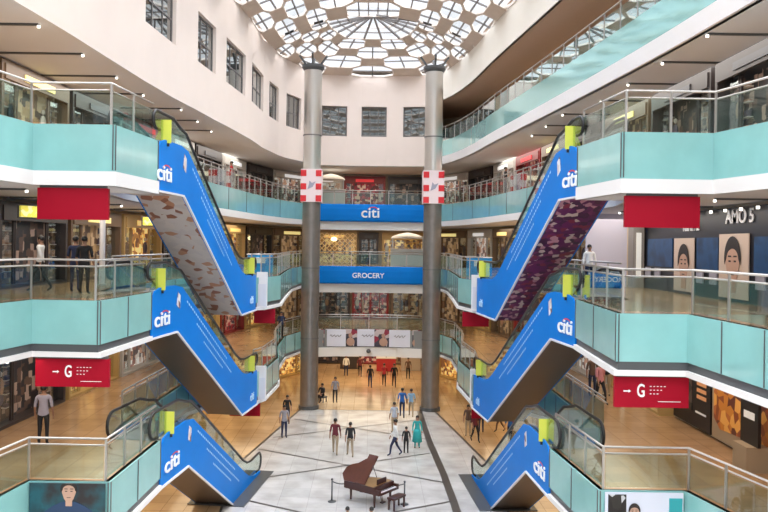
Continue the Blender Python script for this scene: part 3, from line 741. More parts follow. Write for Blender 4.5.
# ------------------------------------------------------------------ shopfronts
ST = {  # backs emit their own colours, standing in for lamp-lit shop interiors
 'gold': dict(back=patmat('gold_goods', [(.75, .42, .10), (.35, .16, .04), (.9, .65, .25), (.15, .06, .03)], 4.5, block=True, emit=.55), frame=mat('gold_frame', (.5, .34, .14), .4), sign=mat('sign_gold', (.9, .6, .2), .5, emit=.5)),
 'dark': dict(back=patmat('dark_goods', [(.03, .02, .02), (.10, .06, .045), (.02, .02, .025), (.35, .25, .2), (.02, .02, .02)], 4, block=True, emit=.15), frame=mat('dark_frame', (.04, .03, .03), .4), sign=mat('sign_dark', (.05, .05, .06), .4)),
 'white': dict(back=patmat('white_goods', [(.6, .55, .5), (.25, .12, .1), (.75, .72, .68), (.1, .08, .08), (.5, .3, .2)], 4.5, block=True, emit=.4), frame=mat('white_frame', (.6, .58, .55), .5), sign=mat('sign_white', (.85, .85, .85), .5, emit=.5)),
 'red': dict(back=patmat('red_goods', [(.4, .03, .04), (.08, .03, .03), (.6, .4, .3), (.2, .02, .03)], 4.5, block=True, emit=.3), frame=mat('red_frame', (.22, .02, .02), .4), sign=mat('sign_red', (.75, .04, .05), .5, emit=.4)),
 'brown': dict(back=patmat('brown_goods', [(.22, .13, .07), (.4, .26, .13), (.1, .06, .04), (.55, .4, .24)], 3.5, block=True, emit=.2), frame=mat('brown_frame', (.16, .10, .06), .4), sign=mat('sign_amber', (.9, .75, .3), .5, emit=.6)),
}
DESC = {'gold': 'gold-lit', 'dark': 'dark', 'white': 'bright white', 'red': 'red', 'brown': 'brown'}
def shopfront(pl_, pr_, z, hgt, style, label, door=True):
    L = dist(pl_, pr_); t = thing('shopfront', label, 'shopfront', (pl_[0], pl_[1], z), facing(pl_, pr_)); S = ST[style]
    y = -.55
    MB().box(0.02, L - .02, -.06, -.03, 0, hgt).build('glowing_display_wall', S['back'], t)
    fr = MB(); fr.box(0, .16, y, 0, 0, hgt); fr.box(L - .16, L, y, 0, 0, hgt); fr.box(.16, L - .16, y, 0, hgt - .12, hgt); fr.box(.16, L - .16, y, 0, 0, .1)
    fr.build('frame', S['frame'], t)
    sb = MB().box(.16, L - .16, y - .05, y + .05, hgt - .6, hgt - .12).build('sign_band', S['frame'], t)
    MB().box(L * .28, L * .72, y - .09, y - .05, hgt - .48, hgt - .25).build('sign', S['sign'], sb)
    dw = 1.1 if door and L > 3.2 else .05
    for xa, xb in ((.2, L / 2 - dw), (L / 2 + dw, L - .2)): MB().box(xa, xb, y + .2, y + .215, .1, hgt - .6).build('shop_window', M_shopgl, t)
    dm = MB()
    for q in (L / 2 - dw, L / 2 + dw, L * .25, L * .75): dm.box(q - .03, q + .03, y + .17, y + .24, .1, hgt - .6)
    dm.build('mullions', S['frame'], t)
    # goods: shelves and a few dress forms
    g = MB(); rnd = random.Random(int(pl_[0] * 7 + pl_[1] * 13 + z))
    x = .4
    while x < L - .4:
        if abs(x - L / 2) > dw:
            if rnd.random() < .5:
                g.ell((x, y + .38, 1.25), (.17, .1, .32), 8, 6, rnd.randint(0, 2)); g.ell((x, y + .38, 1.68), (.07, .07, .1), 6, 5, 1); g.tube([(x, y + .38, .1), (x, y + .38, .95)], .02, 5)
                g.ell((x, y + .38, .85), (.16, .1, .22), 8, 5, rnd.randint(0, 2))
            else:
                for sh in (.5, .95, 1.4, 1.85): g.box(x - .18, x + .18, y + .32, y + .48, sh, sh + .03, 1); g.box(x - .12, x + .1, y + .34, y + .46, sh + .03, sh + .03 + .28 * rnd.random(), rnd.choice((0, 2)))
        x += .45
    o = g.build('merchandise', [mat('goods_a', (.5, .3, .2), .6), mat('goods_b', (.7, .65, .6), .6), mat('goods_c', (.12, .1, .14), .6)], t)
    lp = MB()
    for q in range(max(1, int(L / 1.3))): lp.lathe([(.07, hgt - .18), (.07, hgt - .12)], 8, (L * (q + .5) / max(1, int(L / 1.3)), y + .15))
    lp.build('downlights', M_lamp, t)
SEQ = {(-1, 1): ['dark', 'dark', 'dark', 'gold', 'white', 'brown', 'gold', 'red', 'gold', 'brown'], (-1, 2): ['dark', 'dark', 'dark', 'brown', 'gold', 'dark', 'brown', 'gold', 'dark', 'brown'],
       (-1, 3): ['dark', 'dark', 'brown', 'dark', 'red', 'white', 'dark', 'white', 'dark', 'white'], (1, 1): ['brown', 'dark', 'gold', 'brown', 'white', 'gold', 'red', 'brown', 'gold', 'brown'],
       (1, 2): ['dark', 'dark', 'brown', 'white', 'brown', 'gold', 'brown', 'brown', 'white', 'brown'], (1, 3): ['dark', 'dark', 'dark', 'brown', 'dark', 'brown', 'red', 'white', 'dark', 'white'],
       (-1, 0): ['gold'] * 10, (1, 0): ['gold'] * 10}
ORD = ['nearest', 'second', 'third', 'fourth', 'fifth', 'sixth', 'seventh', 'eighth', 'ninth', 'tenth', 'eleventh']
def along(path, s0, s1):
    def at(s):
        for a, b in zip(path, path[1:]):
            L = dist(a, b)
            if s <= L: return (a[0] + (b[0] - a[0]) * s / L, a[1] + (b[1] - a[1]) * s / L)
            s -= L
        return path[-1]
    return at(s0), at(s1)
for (sx, k), seq in SEQ.items():
    path = backL if sx < 0 else BACK[nL:][::-1]
    path = [p for p in path if p[1] >= 6]
    path = [(path[0][0], 14.0)] + path[1:]
    tot = sum(dist(a, b) for a, b in zip(path, path[1:])); n = 10; w_ = tot / n
    hgt = [2.95, 2.95, 2.8, 2.8][k]
    for i in range(n):
        a, b = along(path, i * w_ + .15, (i + 1) * w_ - .15)
        if sx > 0: a, b = b, a
        if sx > 0 and k in (1, 2) and b[1] < 33: continue      # specials stand here
        shopfront(a, b, Z[k], hgt, seq[i], f'{DESC[seq[i]]} shopfront, {ORD[i]} from the near end along the {"left" if sx < 0 else "right"} wall, {["ground", "first", "second", "third"][k]} floor')
# the far wall
def latticefront(x0, x1, z, label):
    shopfront((x0, 64.4), (x1, 64.4), z, 2.6, 'gold', label, False)
    t = thing('lattice_screen', 'gold diamond lattice screen left of centre behind the GROCERY banner', 'screen', (x0, 63.7, z)); L = x1 - x0
    mb = MB(); hgt = 2.5; st_ = .42
    q = -hgt
    while q < L:
        for s_ in (0, 1):
            a = (q, 0) if not s_ else (q, hgt); b = (q + hgt, hgt) if not s_ else (q + hgt, 0)
            u0, v0 = a; u1, v1 = b
            def lerp(u): tt = (u - u0) / (u1 - u0); return v0 + (v1 - v0) * tt
            c0 = max(0, u0); c1 = min(L, u1)
            if c1 > c0 + .05: mb.bar((c0, 0, lerp(c0)), (c1, 0, lerp(c1)), .035)
        q += st_
    mb.build('lattice', mat('lattice_gold', (.75, .55, .28), .4, emit=.15), t)
    MB().ell((L / 2, -.1, 2.0), (.25, .1, .16)).build('lamp', M_lampw, t)
latticefront(-4.8, -1.1, Z[2], 'gold-lit shopfront behind the lattice screen, far end, second floor')
shopfront((-.9, 64.4), (.7, 64.4), Z[2], 2.6, 'dark', 'narrow dark shopfront in the middle of the second-floor far wall', False)
shopfront((1.0, 64.4), (4.8, 64.4), Z[2], 2.6, 'gold', 'gold-lit shopfront right of the narrow dark one, second-floor far wall', False)
shopfront((-4.8, 64.4), (-1.6, 64.4), Z[1], 2.8, 'dark', 'dark shopfront at the left of the first-floor far wall')
shopfront((-1.4, 64.4), (1.6, 64.4), Z[1], 2.8, 'red', 'red shopfront in the middle of the first-floor far wall')
shopfront((1.8, 64.4), (4.8, 64.4), Z[1], 2.8, 'brown', 'brown shopfront at the right of the first-floor far wall')
shopfront((-4.8, 64.4), (-2.4, 64.4), Z[3], 2.7, 'white', 'bright white shopfront at the left of the third-floor far wall')
shopfront((-2.2, 64.4), (1.2, 64.4), Z[3], 2.7, 'red', 'red-signed shopfront in the middle of the third-floor far wall')
shopfront((1.4, 64.4), (4.8, 64.4), Z[3], 2.7, 'dark', 'dark shopfront at the right of the third-floor far wall')
for a, b, st_, lab in ((-5.2, -1.9, 'dark', 'dark shopfront closing the golden concourse on the left'), (-1.7, 1.6, 'red', 'red shopfront closing the golden concourse in the middle'), (1.8, 5.2, 'brown', 'brown shopfront closing the golden concourse on the right')):
    shopfront((a, 69.45), (b, 69.45), 0, 2.9, st_, lab)
for x, y, c, lab in ((1.5, 65.5, 'red', 'small red kiosk on the golden concourse right of centre'), (-1.6, 66.5, 'dark', 'small dark kiosk on the golden concourse left of centre'), (3.6, 66, 'white', 'small pale kiosk on the golden concourse near the right column')):
    t = thing('kiosk', lab, 'kiosk', (x, y, 0)); q = mat('kiosk_' + c, {'red': (.5, .03, .04), 'dark': (.05, .04, .04), 'white': (.6, .55, .5)}[c])
    MB().box(-.8, .8, -.4, .4, 0, 1.05).build('counter', q, t); MB().box(-.85, .85, -.45, .45, 1.05, 1.1).build('counter_top', M_white, t); MB().box(-.05, .05, -.05, .05, 1.1, 1.8).build('post', M_rail, t); MB().box(-.6, .6, -.05, .05, 1.8, 2.3).build('sign', q, t)
# kiosks seen over the far rails
for x, y, k, w_, c, lab in ((-3.1, 60.5, 3, 2.2, (.75, .75, .78), 'white round-topped kiosk behind the citi banner by the left column'), (2.9, 60, 2, 2.6, (.7, .75, .78), 'white counter kiosk behind the GROCERY banner by the right column')):
    t = thing('kiosk', lab, 'kiosk', (x, y, Z[k]))
    MB().box(-w_ / 2, w_ / 2, -.5, .5, 0, 1.25).build('counter', mat('kiosk_%d' % k, c, .4), t)
    MB().box(-w_ / 2 - .08, w_ / 2 + .08, -.58, .58, 1.25, 1.32).build('counter_top', M_white, t)
    MB().box(-w_ / 2 + .1, -w_ / 2 + .18, -.4, -.32, 1.32, 2.1).box(w_ / 2 - .18, w_ / 2 - .1, -.4, -.32, 1.32, 2.1).build('posts', M_rail, t)
    MB().lathe([(w_ * .5, 2.1), (w_ * .46, 2.25), (w_ * .25, 2.45), (.1, 2.55)], 20).build('canopy', M_white, t)
# blue display stands on the second-floor landings
for sx in (-1, 1):
    t = thing('blue_display_stand', f'bright blue display stand on the {"left" if sx < 0 else "right"} second-floor landing', 'display stand', (sx * 5.9, 42, Z[2]))
    MB().box(-.65, .65, -.3, .3, 0, .95).build('counter', M_blue2, t); MB().box(-.7, .7, -.35, .35, .95, 1.0).build('counter_top', M_white, t)
    MB().box(-.3, .3, -.33, -.3, .5, .8).build('front_label', M_wtxt, t)

# ------------------------------------------------------------------ right wall specials
RW = 11.12
def rw(y): return (RW, y)
t = thing('shopfront', 'black shopfront with two large portraits and a white AMO sign, right wall', 'shopfront', (RW, 31.2, Z[2]), -PI / 2)
LL = 14.2
MB().box(0, LL, -.12, .02, 0, 2.85).build('fascia_wall', mat('black_wall', (.012, .014, .022), .35), t)
for a, b in ((.5, 3.0), (5.1, 6.7), (9.0, 11), (11.6, 13.6)): MB().box(a, b, -.15, -.12, .9, 1.95).build('blue_window', patmat('blue_window', [(.005, .03, .09), (.01, .07, .2), (.01, .05, .14)], 1.2, kind='noise'), t)
cn = MB()
for a in (.4, 1.4, 5.2, 6.2, 9.2, 11.5): cn.box(a, a + .5, -.2, -.15, .45, .85)
cn.build('goods', mat('pale_goods', (.35, .35, .42), .5), t)
text('lettering', 'AMO 5', .58, M_wtxt, t, 8.1, -.15, 2.55)
text('lettering', 'You & Me', .34, M_wtxt, t, 4.6, -.15, 2.3)
sp_ = MB()
for a in range(14): sp_.lathe([(.05, 2.72), (.05, 2.8)], 8, (.5 + a, -.3))
sp_.build('downlights', M_lamp, t)
poster_portrait('large portrait of a dark-haired man below the AMO sign, right wall', RW - .15 - .95, RW - .15 + .95, 23.4, Z[2] + .1, Z[2] + 2.05, -PI / 2, mat('portrait_ground', (.62, .5, .42), .5), 3.4, 0, (.02, .02, .03), 'black', zo=-1.25).location.x = RW - .15
poster_portrait('large portrait left of the AMO sign beside the red hanging sign', RW - .15 - .85, RW - .15 + .85, 27.1, Z[2] + .1, Z[2] + 1.95, -PI / 2, mat('portrait_ground', (.62, .5, .42), .5), 3.1, .05, (.02, .02, .03), 'black', zo=-1.2).location.x = RW - .15
# lavender hoarding and pier beside it
MB().box(8.8, 10.45, 31.6, 31.75, Z[2], Z[2] + 2.98).build('wall_hoarding', M_lav, kind='structure')
t = thing('pier', 'grey pier with white upright lettering plate behind right second-floor balcony', 'pillar', (10.72, 31.3, Z[2]))
MB().box(-.22, .22, -.3, .3, 0, 2.9).build('shaft', mat('pier_grey', (.30, .28, .26), .6), t); MB().box(-.1, .1, -.33, -.3, .4, 2.2).build('plate', mat('plate_white', (.8, .8, .75), .5, emit=.3), t)
# first-floor right wall
t = thing('menu_board', 'tall black board with rows of orange pictures, right first-floor wall', 'board', (RW, 28.0, Z[1] + .1), -PI / 2)
MB().box(0, 3.0, -.1, 0, 0, 2.75).build('board', mat('board_black', (.012, .011, .012), .4), t)
pr = MB()
for r_ in range(7): pr.box(2.0, 2.7, -.12, -.1, 1.0 + r_ * .22, 1.12 + r_ * .22)
pr.build('pictures', mat('orange_print', (.6, .28, .12), .5, emit=.2), t)
MB().box(.35, 1.6, -.12, -.1, .5, 2.6).build('dark_picture', patmat('darkpic', [(.03, .025, .025), (.10, .07, .06), (.02, .02, .02)], 3), t)
MB().box(1.9, 2.7, -.12, -.1, .5, .56).build('small_print', M_wtxt, t)
t = thing('food_poster', 'big orange food poster on the right first-floor wall', 'poster', (RW, 24.9, Z[1]), -PI / 2)
MB().box(0, 6.0, -.08, 0, .1, 2.85).build('board', mat('poster_tan', (.40, .30, .20), .5), t)
MB().prism([(.15, .75), (.6, .45), (2.5, .55), (5.5, .6), (5.7, 2.7), (.15, 2.7)], lambda u, v, w__: (u, -.08 - w__, v), 0, .02).build('food_picture', patmat('foodpic', [(.55, .20, .03), (.25, .06, .02), (.75, .36, .08), (.12, .03, .02), (.45, .13, .03)], 3.2, emit=.1), t)
t = thing('notice_stand', 'small black standing notice in front of the food poster', 'notice', (10.6, 21.5, Z[1]), -PI / 2)
MB().box(-.5, .5, -.04, .04, .7, 1.9).build('board', mat('board_black', (.01, .01, .01)), t); MB().box(-.4, .4, -.3, .3, 0, .7).build('plinth', mat('poster_tan', (.4, .3, .2)), t); MB().box(-.3, .3, -.05, -.04, 1.4, 1.6).build('white_print', M_wtxt, t)
shopfront(rw(33.9), rw(28.2), Z[1], 2.95, 'gold', 'gold-lit shopfront beside the tall black menu board, right wall, first floor')
# white slender pole left second floor, yellow signs
t = thing('white_post', 'slender white post behind the near left second-floor balcony', 'post', (-9.4, 27.3, Z[2])); MB().lathe([(.1, 0), (.1, 2.98)], 16).build('shaft', M_white, t); MB().lathe([(.16, 0), (.16, .06)], 16).build('base', M_rail, t)
for x, y, lab in ((-10.9, 25.0, 'yellow lit shop sign left of the plain red hanging sign'), (-9.9, 35.0, 'yellow lit shop sign right of the plain red hanging sign')):
    t = thing('lit_sign', lab, 'sign', (x, y, Z[2] + 2.3), .9); MB().box(-.38, .38, -.05, .05, 0, .36).build('face', patmat('yellow_sign', [(.85, .75, .1), (.9, .85, .4), (.5, .6, .1)], 8, emit=.45), t); MB().box(-.42, .42, .05, .09, -.04, .4).build('case', M_dark, t)

# ------------------------------------------------------------------ people
SKIN = mat('skin', (.32, .17, .11), .6); HAIR = mat('hair', (.012, .010, .009), .5); SHOE = mat('shoe', (.03, .025, .02), .5)
COL = {'white': (.75, .75, .74), 'blue': (.02, .12, .42), 'navy': (.02, .03, .08), 'black': (.015, .015, .018), 'red': (.45, .03, .04), 'grey': (.3, .29, .33), 'lavgrey': (.36, .34, .42), 'teal': (.03, .38, .38), 'khaki': (.35, .27, .18), 'maroon': (.14, .02, .03), 'brown': (.12, .07, .05), 'sky': (.25, .42, .6), 'pink': (.6, .25, .28), 'striped': (.45, .5, .6), 'yellow': (.6, .45, .08)}
def cloth(c): return mat('cloth_' + c, COL[c], .8, var=.12, vscale=14)
def person(x, y, z, deg, shirt, pants, label, pose='stand', ht=1.72, skirt=False, bag=None, armup=0, group=None):
    """deg 0 faces +y (away from the camera), 180 faces the camera"""
    t = thing('person', label, 'person', (x, y, z), math.radians(deg), group); s = ht / 1.75
    V = []; R = []; Eg = []
    def v(p, r, par=None):
        V.append((p[0] * s, p[1] * s, p[2] * s)); R.append((r[0] * s, r[1] * s) if isinstance(r, tuple) else (r * s, r * s))
        if par is not None: Eg.append((par, len(V) - 1))
        return len(V) - 1
    dz = 0; st_ = {'stand': 0, 'walk': 1, 'sit': 2}[pose]
    if st_ == 2: dz = -.45
    pel = v((0, 0, .96 + dz), (.15, .11)); wa = v((0, 0, 1.1 + dz), (.135, .10), pel); ch = v((0, .01, 1.3 + dz), (.165, .115), wa); up = v((0, 0, 1.42 + dz), (.13, .09), ch)
    nk = v((0, .0, 1.5 + dz), .052, up); h1 = v((0, .015, 1.57 + dz), (.07, .08), nk); h2 = v((0, .015, 1.66 + dz), (.078, .095), h1); v((0, .01, 1.72 + dz), (.05, .06), h2)
    hands = []
    for sd in (-1, 1):
        sw = (.16 * sd if st_ == 1 else .03)
        sh = v((.18 * sd, 0, 1.41 + dz), .062, up)
        if armup and sd > 0: el = v((.34 * sd, .12, 1.3 + dz), .043, sh); wr = v((.3 * sd, .3, 1.42 + dz), .03, el); hd = v((.28 * sd, .36, 1.48 + dz), .035, wr)
        elif st_ == 2: el = v((.23 * sd, .1, 1.15 + dz), .045, sh); wr = v((.17 * sd, .33, 1.08 + dz), .03, el); hd = v((.14 * sd, .41, 1.06 + dz), .034, wr)
        else: el = v((.235 * sd, sw * .5 - .02, 1.13 + dz), .045, sh); wr = v((.25 * sd, sw + .06, .89 + dz), .03, el); hd = v((.25 * sd, sw + .08, .82 + dz), .034, wr)
        hands.append((V[wr], V[hd]))
        hp = v((.09 * sd, 0, .9 + dz), .095, pel)
        if st_ == 0: kn = v((.10 * sd, .01, .5), .062, hp); an = v((.11 * sd, -.02, .1), .042, kn); v((.12 * sd, .12, .045), .036, an)
        elif st_ == 1:
            k = -sd; kn = v((.09 * sd, .14 * k + .06, .51), .062, hp); an = v((.09 * sd, .28 * k - .04, .12 + (.04 if k < 0 else 0)), .042, kn); v((.10 * sd, .28 * k + .1, .045), .036, an)
        else: kn = v((.12 * sd, .42, .5), .07, hp); an = v((.12 * sd, .42, .1), .042, kn); v((.12 * sd, .55, .045), .036, an)
    me = bpy.data.meshes.new('body'); me.from_pydata(V, Eg, []); o = bpy.data.objects.new('body', me); C.objects.link(o)
    md = o.modifiers.new('s', 'SKIN'); sd_ = o.modifiers.new('d', 'SUBSURF'); sd_.levels = 1
    for i, sv in enumerate(me.skin_vertices[0].data): sv.radius = R[i]; sv.use_root = (i == 0)
    dg = bpy.context.evaluated_depsgraph_get(); m2 = bpy.data.meshes.new_from_object(o.evaluated_get(dg)); o.modifiers.clear()
    # unequal bent fingers and thumb
    bm = bmesh.new(); bm.from_mesh(m2); fb = MB()
    for sdx, (w_, h_) in zip((-1, 1), hands):
        W_ = Vector(w_); Hd = Vector(h_); dr = (Hd - W_).normalized(); sidev = dr.cross(Vector((1, 0, 0))).normalized()
        for i, l in enumerate((.075, .085, .08, .062)):
            b0 = Hd + sidev * (.024 - .016 * i) * s + dr * .01; m_ = b0 + dr * l * .5 * s; e_ = m_ + (dr * .75 + Vector((-sdx, 0, 0)) * .6).normalized() * l * .5 * s
            fb.tube([b0, m_, e_], [.009 * s, .0085 * s, .006 * s], 5)
        fb.tube([W_ + dr * .03, W_ + dr * .05 + sidev * .045 * s, W_ + dr * .09 + sidev * .055 * s], [.011 * s, .01 * s, .007 * s], 5)
    nf = len(m2.polygons); hz = (1.57 + dz) * s
    fb.add([(-.012, .09 * s, hz + .03), (.012, .09 * s, hz + .03), (0, .122 * s, hz + .0), (0, .09 * s, hz + .07)], [(0, 1, 2), (0, 2, 3), (1, 3, 2)])
    for ex in (-.085, .085): fb.ell((ex * s, .0, hz + .04), (.012, .025, .035), 6, 4)
    off = len(bm.verts); nv = [bm.verts.new(p) for p in fb.v]
    for f_ in fb.f:
        try: bm.faces.new([nv[i] for i in f_])
        except ValueError: pass
    bm.faces.ensure_lookup_table()
    for i, f_ in enumerate(bm.faces):
        c = f_.calc_center_median() / s; f_.smooth = True
        hand = any((c * s - Vector(h_)).length < .12 for w_, h_ in hands)
        arm = abs(c.x) > .2 and c.z > .75 + dz
        if i >= nf or c.z > 1.475 + dz or hand: f_.material_index = 0
        elif c.z < .085: f_.material_index = 3
        elif c.z < .93 + dz and not arm or (st_ == 2 and c.z < .62 and c.y > .0): f_.material_index = 2
        elif arm and c.z < 1.12 + dz and shirt not in ('white', 'teal'): f_.material_index = 0
        else: f_.material_index = 1
    m2.materials.clear()
    for q in (SKIN, cloth(shirt), cloth(pants), SHOE): m2.materials.append(q)
    bm.to_mesh(m2); bm.free()
    o.data = m2; o.parent = t
    hb = MB(); hb.ell((0, -.012 * s, (1.672 + dz) * s), (.092 * s, .108 * s, .088 * s), 12, 8)
    if skirt: hb.ell((0, -.06 * s, (1.56 + dz) * s), (.085 * s, .06 * s, .13 * s), 10, 6)
    hb.build('hair', HAIR, t, smooth=True)
    ey = MB()
    for ex in (-.03, .03): ey.ell((ex * s, .094 * s, (1.625 + dz) * s), (.011, .006, .007), 6, 4)
    ey.ell((0, .097 * s, (1.555 + dz) * s), (.022, .005, .006), 6, 4); ey.build('eyes_and_mouth', mat('face_dark', (.05, .02, .02), .5), t)
    if skirt:
        MB().lathe([(.17 * s, 1.02 * s), (.21 * s, .85 * s), (.27 * s, .35 * s)], 14).build('long_tunic', cloth(shirt), t, smooth=True)
    if bag:
        MB().box(-.15 * s, .15 * s, -.27 * s, -.11 * s, 1.0 * s, 1.4 * s).build('backpack', cloth(bag), t)
    if pose == 'sit':
        b = thing('stool', 'low dark seat under ' + label[:60].replace('person', 'the person'), 'seat', (x, y, z), math.radians(deg)); MB().box(-.25, .25, -.25, .22, .3, .39).build('seat', M_dark, b)
        for lx in (-.2, .2):
            for ly in (-.2, .17): MB().box(lx - .025, lx + .025, ly - .025, ly + .025, 0, .3).build('leg', M_dark, b)
    return t
def gp(px, py, z):   # floor point from a picture position, used once to read off where people stand
    c, s_ = math.cos(math.radians(.8)), math.sin(math.radians(.8)); u = px - 370; v = 245 - py
    uu = u * c + v * -s_ ; vv = u * s_ * 1 + v * c
    Y = (EYE - z) * F / -vv if vv else 0
    return (uu / F * Y, Y)
PEOPLE = [
 (335, 455, 0, 0, 'maroon', 'khaki', 'person in maroon shirt and khaki trousers walking away, left of a pair on the plaza', 'walk', 1.85, {}),
 (350, 457, 0, 10, 'black', 'khaki', 'person in black top walking away, right of a pair on the plaza', 'walk', 1.75, {}),
 (284, 438, 0, 200, 'grey', 'navy', 'person in grey shirt standing by the left escalator foot', 'stand', 1.8, {}),
 (287, 424, 0, 180, 'black', 'navy', 'person in black behind the one in grey shirt', 'stand', 1.7, {}),
 (402, 418, 0, 0, 'blue', 'navy', 'person in bright blue jacket walking away beside the right column', 'walk', 1.85, {}),
 (411, 417, 0, 0, 'sky', 'khaki', 'person in pale blue walking beside the one in bright blue jacket', 'walk', 1.75, {}),
 (394, 433, 0, 20, 'striped', 'khaki', 'person in pale striped shirt, rearmost of the plaza family', 'stand', 1.75, {}),
 (395, 456, 0, 90, 'white', 'navy', 'person in white shirt and navy trousers striding in the plaza family', 'walk', 1.85, {}),
 (406, 454, 0, 0, 'black', 'black', 'child in black in the middle of the plaza family', 'stand', 1.4, {}),
 (417, 448, 0, 180, 'teal', 'teal', 'person in a long teal tunic at the right of the plaza family', 'stand', 1.7, {'skirt': True}),
 (322, 402, 0, 150, 'black', 'black', 'person in black seated beside the left column', 'sit', 1.7, {}),
 (335, 403, 0, 190, 'grey', 'black', 'person in grey standing right of the left column', 'stand', 1.75, {}),
 (468, 436, 0, 170, 'brown', 'khaki', 'person in brown at the left of the right-hand group', 'stand', 1.75, {}),
 (475, 442, 0, 200, 'maroon', 'black', 'person in maroon walking in the right-hand group', 'walk', 1.75, {'bag': 'black'}),
 (481, 433, 0, 0, 'black', 'navy', 'person in black at the back of the right-hand group', 'stand', 1.7, {}),
 (510, 444, 0, 150, 'blue', 'navy', 'person in blue behind the lowest right escalator', 'walk', 1.75, {'bag': 'red'}),
 (500, 432, 0, 90, 'grey', 'brown', 'person in grey half hidden behind the lowest right escalator', 'walk', 1.7, {}),
 (370, 388, 0, 0, 'black', 'navy', 'person in black crossing the golden concourse, left of centre', 'walk', 1.7, {}),
 (384, 386, 0, 180, 'red', 'black', 'person in red crossing the golden concourse', 'walk', 1.7, {}),
 (394, 387, 0, 180, 'black', 'black', 'person in black right of the one in red on the concourse', 'walk', 1.75, {}),
 (408, 379, 0, 180, 'brown', 'black', 'person in brown far back on the golden concourse', 'stand', 1.7, {}),
 (346, 376, 0, 180, 'white', 'navy', 'person in white far back on the concourse, left', 'stand', 1.7, {}),
 (360, 377, 0, 0, 'maroon', 'black', 'person in maroon far back on the concourse, centre', 'walk', 1.7, {}),
 (425, 398, 0, 180, 'yellow', 'brown', 'person in yellow behind the right column', 'walk', 1.7, {}),
 (347, 548, 0, 0, 'grey', 'black', 'black-haired person in grey at the bottom edge, left of the piano', 'stand', 1.45, {}),
 (371, 550, 0, 20, 'maroon', 'black', 'black-haired person in maroon at the bottom edge below the piano', 'stand', 1.5, {}),
 (43, 446, 1, 8, 'lavgrey', 'black', 'person in lavender-grey shirt and black trousers, back turned, left first floor', 'stand', 1.8, {}),
 (600, 404, 1, 200, 'pink', 'black', 'person in pink beside the right first-floor escalator', 'walk', 1.7, {}),
 (592, 396, 1, 180, 'brown', 'navy', 'person in brown beside the right first-floor escalator', 'stand', 1.7, {}),
 (606, 396, 1, 170, 'black', 'khaki', 'person in black behind the pair on the right first floor', 'stand', 1.75, {}),
 (589, 289, 2, 180, 'white', 'navy', 'person in white standing on the right second floor ', 'stand', 1.7, {}),
 (84, 295, 2, 0, 'black', 'black', 'person in black behind the glass of the left second-floor balcony', 'stand', 1.7, {}),
 (75, 293, 2, 0, 'navy', 'navy', 'person in navy beside the one in black, left second floor', 'stand', 1.7, {}),
 (40, 292, 2, 90, 'white', 'black', 'person in white walking behind the left second-floor balcony glass', 'walk', 1.7, {}),
 (281, 338, 1, 200, 'navy', 'black', 'person in navy on the left first-floor landing, far from the camera', 'stand', 1.7, {}),
 (286, 208, 3, 180, 'red', 'black', 'person in red at the left third-floor rail near the column', 'stand', 1.7, {}),
 (520, 182, 3, 150, 'sky', 'navy', 'person in pale blue at the right third-floor rail', 'walk', 1.7, {}),
 (478, 193, 3, 180, 'black', 'navy', 'person in black at the right third-floor rail near the column', 'stand', 1.7, {}),
]
PEOPLE = [p for p in PEOPLE if p[2] != 3]
PEOPLE += [(-7.9, 44, 3, 100, 'red', 'black', 'person in red standing at the left third-floor rail', 'stand', 1.7, {}), (8.9, 34, 3, 190, 'sky', 'navy', 'person in pale blue walking on the right third floor', 'walk', 1.7, {}), (7.8, 45, 3, 250, 'black', 'navy', 'person in black at the right third-floor rail near the column', 'stand', 1.7, {})]
for px, py, k, dg_, a, b, lab, pose, ht, kw in PEOPLE:
    x, y = gp(px, py, Z[k]) if k != 3 else (px, py); person(x, y, Z[k], dg_, a, b, lab, pose, ht, **kw)

# ------------------------------------------------------------------ grand piano
M_wood = mat('piano_wood', (.055, .015, .009), .3, var=.25, vscale=5, coat=.3); M_wood2 = mat('piano_lid_wood', (.10, .033, .017), .35, var=.25, vscale=4, coat=.2)
x0, y0 = .72, 31.6
pn = thing('grand_piano', 'brown grand piano with raised lid on the marble plaza', 'piano', (x0, y0, 0), math.radians(52))
# local: keyboard along x at y=0 (player stands at -y), tail towards +y
OUT = [(-.75, 0), (.75, 0), (.75, .5), (.70, .8), (.5, 1.15), (.22, 1.45), (.1, 1.75), (-.1, 2.0), (-.45, 2.05), (-.75, 1.8)]
MB().prism(OUT, lambda u, v, w_: (u, v, w_), .62, .95).build('case', M_wood, pn)
MB().box(-.75, .75, -.28, .02, .62, .72).box(-.75, -.62, -.28, .0, .72, .86).box(.62, .75, -.28, 0, .72, .86).build('key_bed', M_wood, pn)
kb = MB().box(-.62, .62, -.24, -.06, .72, .745); kb.build('white_keys', M_white, pn)
bk = MB()
for i in range(36):
    if i % 7 not in (2, 6): bk.box(-.6 + i * .0344, -.585 + i * .0344, -.17, -.06, .745, .757)
bk.build('black_keys', M_blk, pn)
MB().prism([(-.7, .1), (.7, .1), (.68, .75), (.45, 1.1), (.15, 1.45), (0, 1.8), (-.45, 1.95), (-.7, 1.7)], lambda u, v, w_: (u, v, w_), .951, .958).build('soundboard', mat('gold_plate', (.35, .2, .07), .4, .4), pn)
ca, sa = math.cos(math.radians(48)), math.sin(math.radians(48))
def lidf(u, v, w_): r = u + .75; return (-.75 + r * ca - w_ * sa, v, .96 + r * sa + w_ * ca)
LID = [(p[0], max(p[1], .55)) for p in OUT[2:]] + [(-.75, .55)]
LID = [(.75, .55), (.70, .8), (.5, 1.15), (.22, 1.45), (.1, 1.75), (-.1, 2.0), (-.45, 2.05), (-.75, 1.8), (-.75, .55)]
lid = MB().prism(LID, lidf, 0, .03).build('lid', M_wood2, pn)
MB().prism([(.75, .05), (.75, .53), (-.75, .53), (-.75, .05)], lambda u, v, w_: lidf(u, .55 + (.55 - v), w_ + .05), 0, .03).build('front_lid_flap', M_wood2, pn)
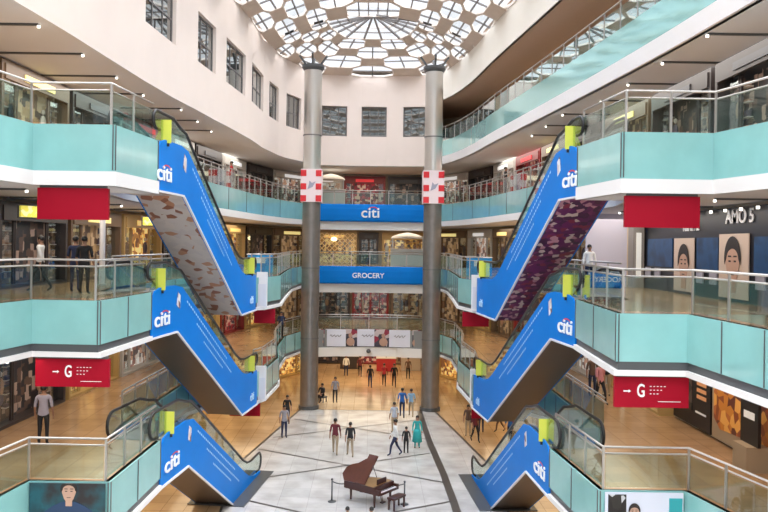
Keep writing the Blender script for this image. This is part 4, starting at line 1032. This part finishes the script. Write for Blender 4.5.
MB().tube([(.6, .9, .95), (lidf(.55, .9, 0))], .015, 6).build('lid_prop', M_wood, lid)
MB().box(-.35, .35, .15, .18, .96, 1.2).build('music_desk', M_wood, pn)
for lx, ly in ((-.6, .1), (.6, .1), (-.35, 1.7)):
    MB().lathe([(.045, 0), (.04, .06), (.05, .2), (.075, .6), (.075, .62)], 12, (lx, ly)).build('leg', M_wood, pn, smooth=True)
MB().tube([(-.06, .25, .62), (-.04, .1, .12)], .015, 6).tube([(.06, .25, .62), (.04, .1, .12)], .015, 6).box(-.12, .12, .0, .16, .08, .14).build('pedal_lyre', M_wood, pn)
pn.scale = (.88, .88, .88)
bx_, by_ = x0 + .62 * math.sin(math.radians(52)), y0 - .62 * math.cos(math.radians(52))
pb = thing('piano_bench', 'low brown bench in front of the grand piano keyboard', 'bench', (bx_, by_, 0), math.radians(52))
MB().box(-.4, .4, -.18, .18, .42, .5).build('seat', M_wood, pb)
for lx in (-.34, .34):
    for ly in (-.13, .13): MB().box(lx - .03, lx + .03, ly - .03, ly + .03, 0, .42).build('leg', M_wood, pb)
# rope barriers
posts = [(-1.42, 31.9), (-.15, 33.3), (1.55, 31.7)]
PL = ['left', 'rear', 'right']
for (x, y), nm in zip(posts, PL):
    t = thing('stanchion', f'{nm} black barrier post round the grand piano', 'barrier post', (x, y, 0))
    MB().lathe([(.17, 0), (.17, .03), (.05, .06)], 16).build('base', M_dark, t, smooth=True); MB().lathe([(.03, .05), (.03, .88)], 10).build('pole', M_dark, t, smooth=True); MB().ell((0, 0, .92), (.05, .05, .05)).build('knob', M_dark, t, smooth=True)
for (a, b), nm in zip(((0, 1), (1, 2)), ('left of', 'right of')):
    p, q = Vector((*posts[a], .84)), Vector((*posts[b], .84)); mb = MB()
    mb.tube([p.lerp(q, i / 14) - Vector((0, 0, .28 * 4 * (i / 14) * (1 - i / 14))) for i in range(15)], .022, 6)
    tag(mb.build('barrier_rope', M_dark, smooth=True), f'dark rope sagging between barrier posts {nm} the piano', 'rope')
print('objects', len(bpy.data.objects))
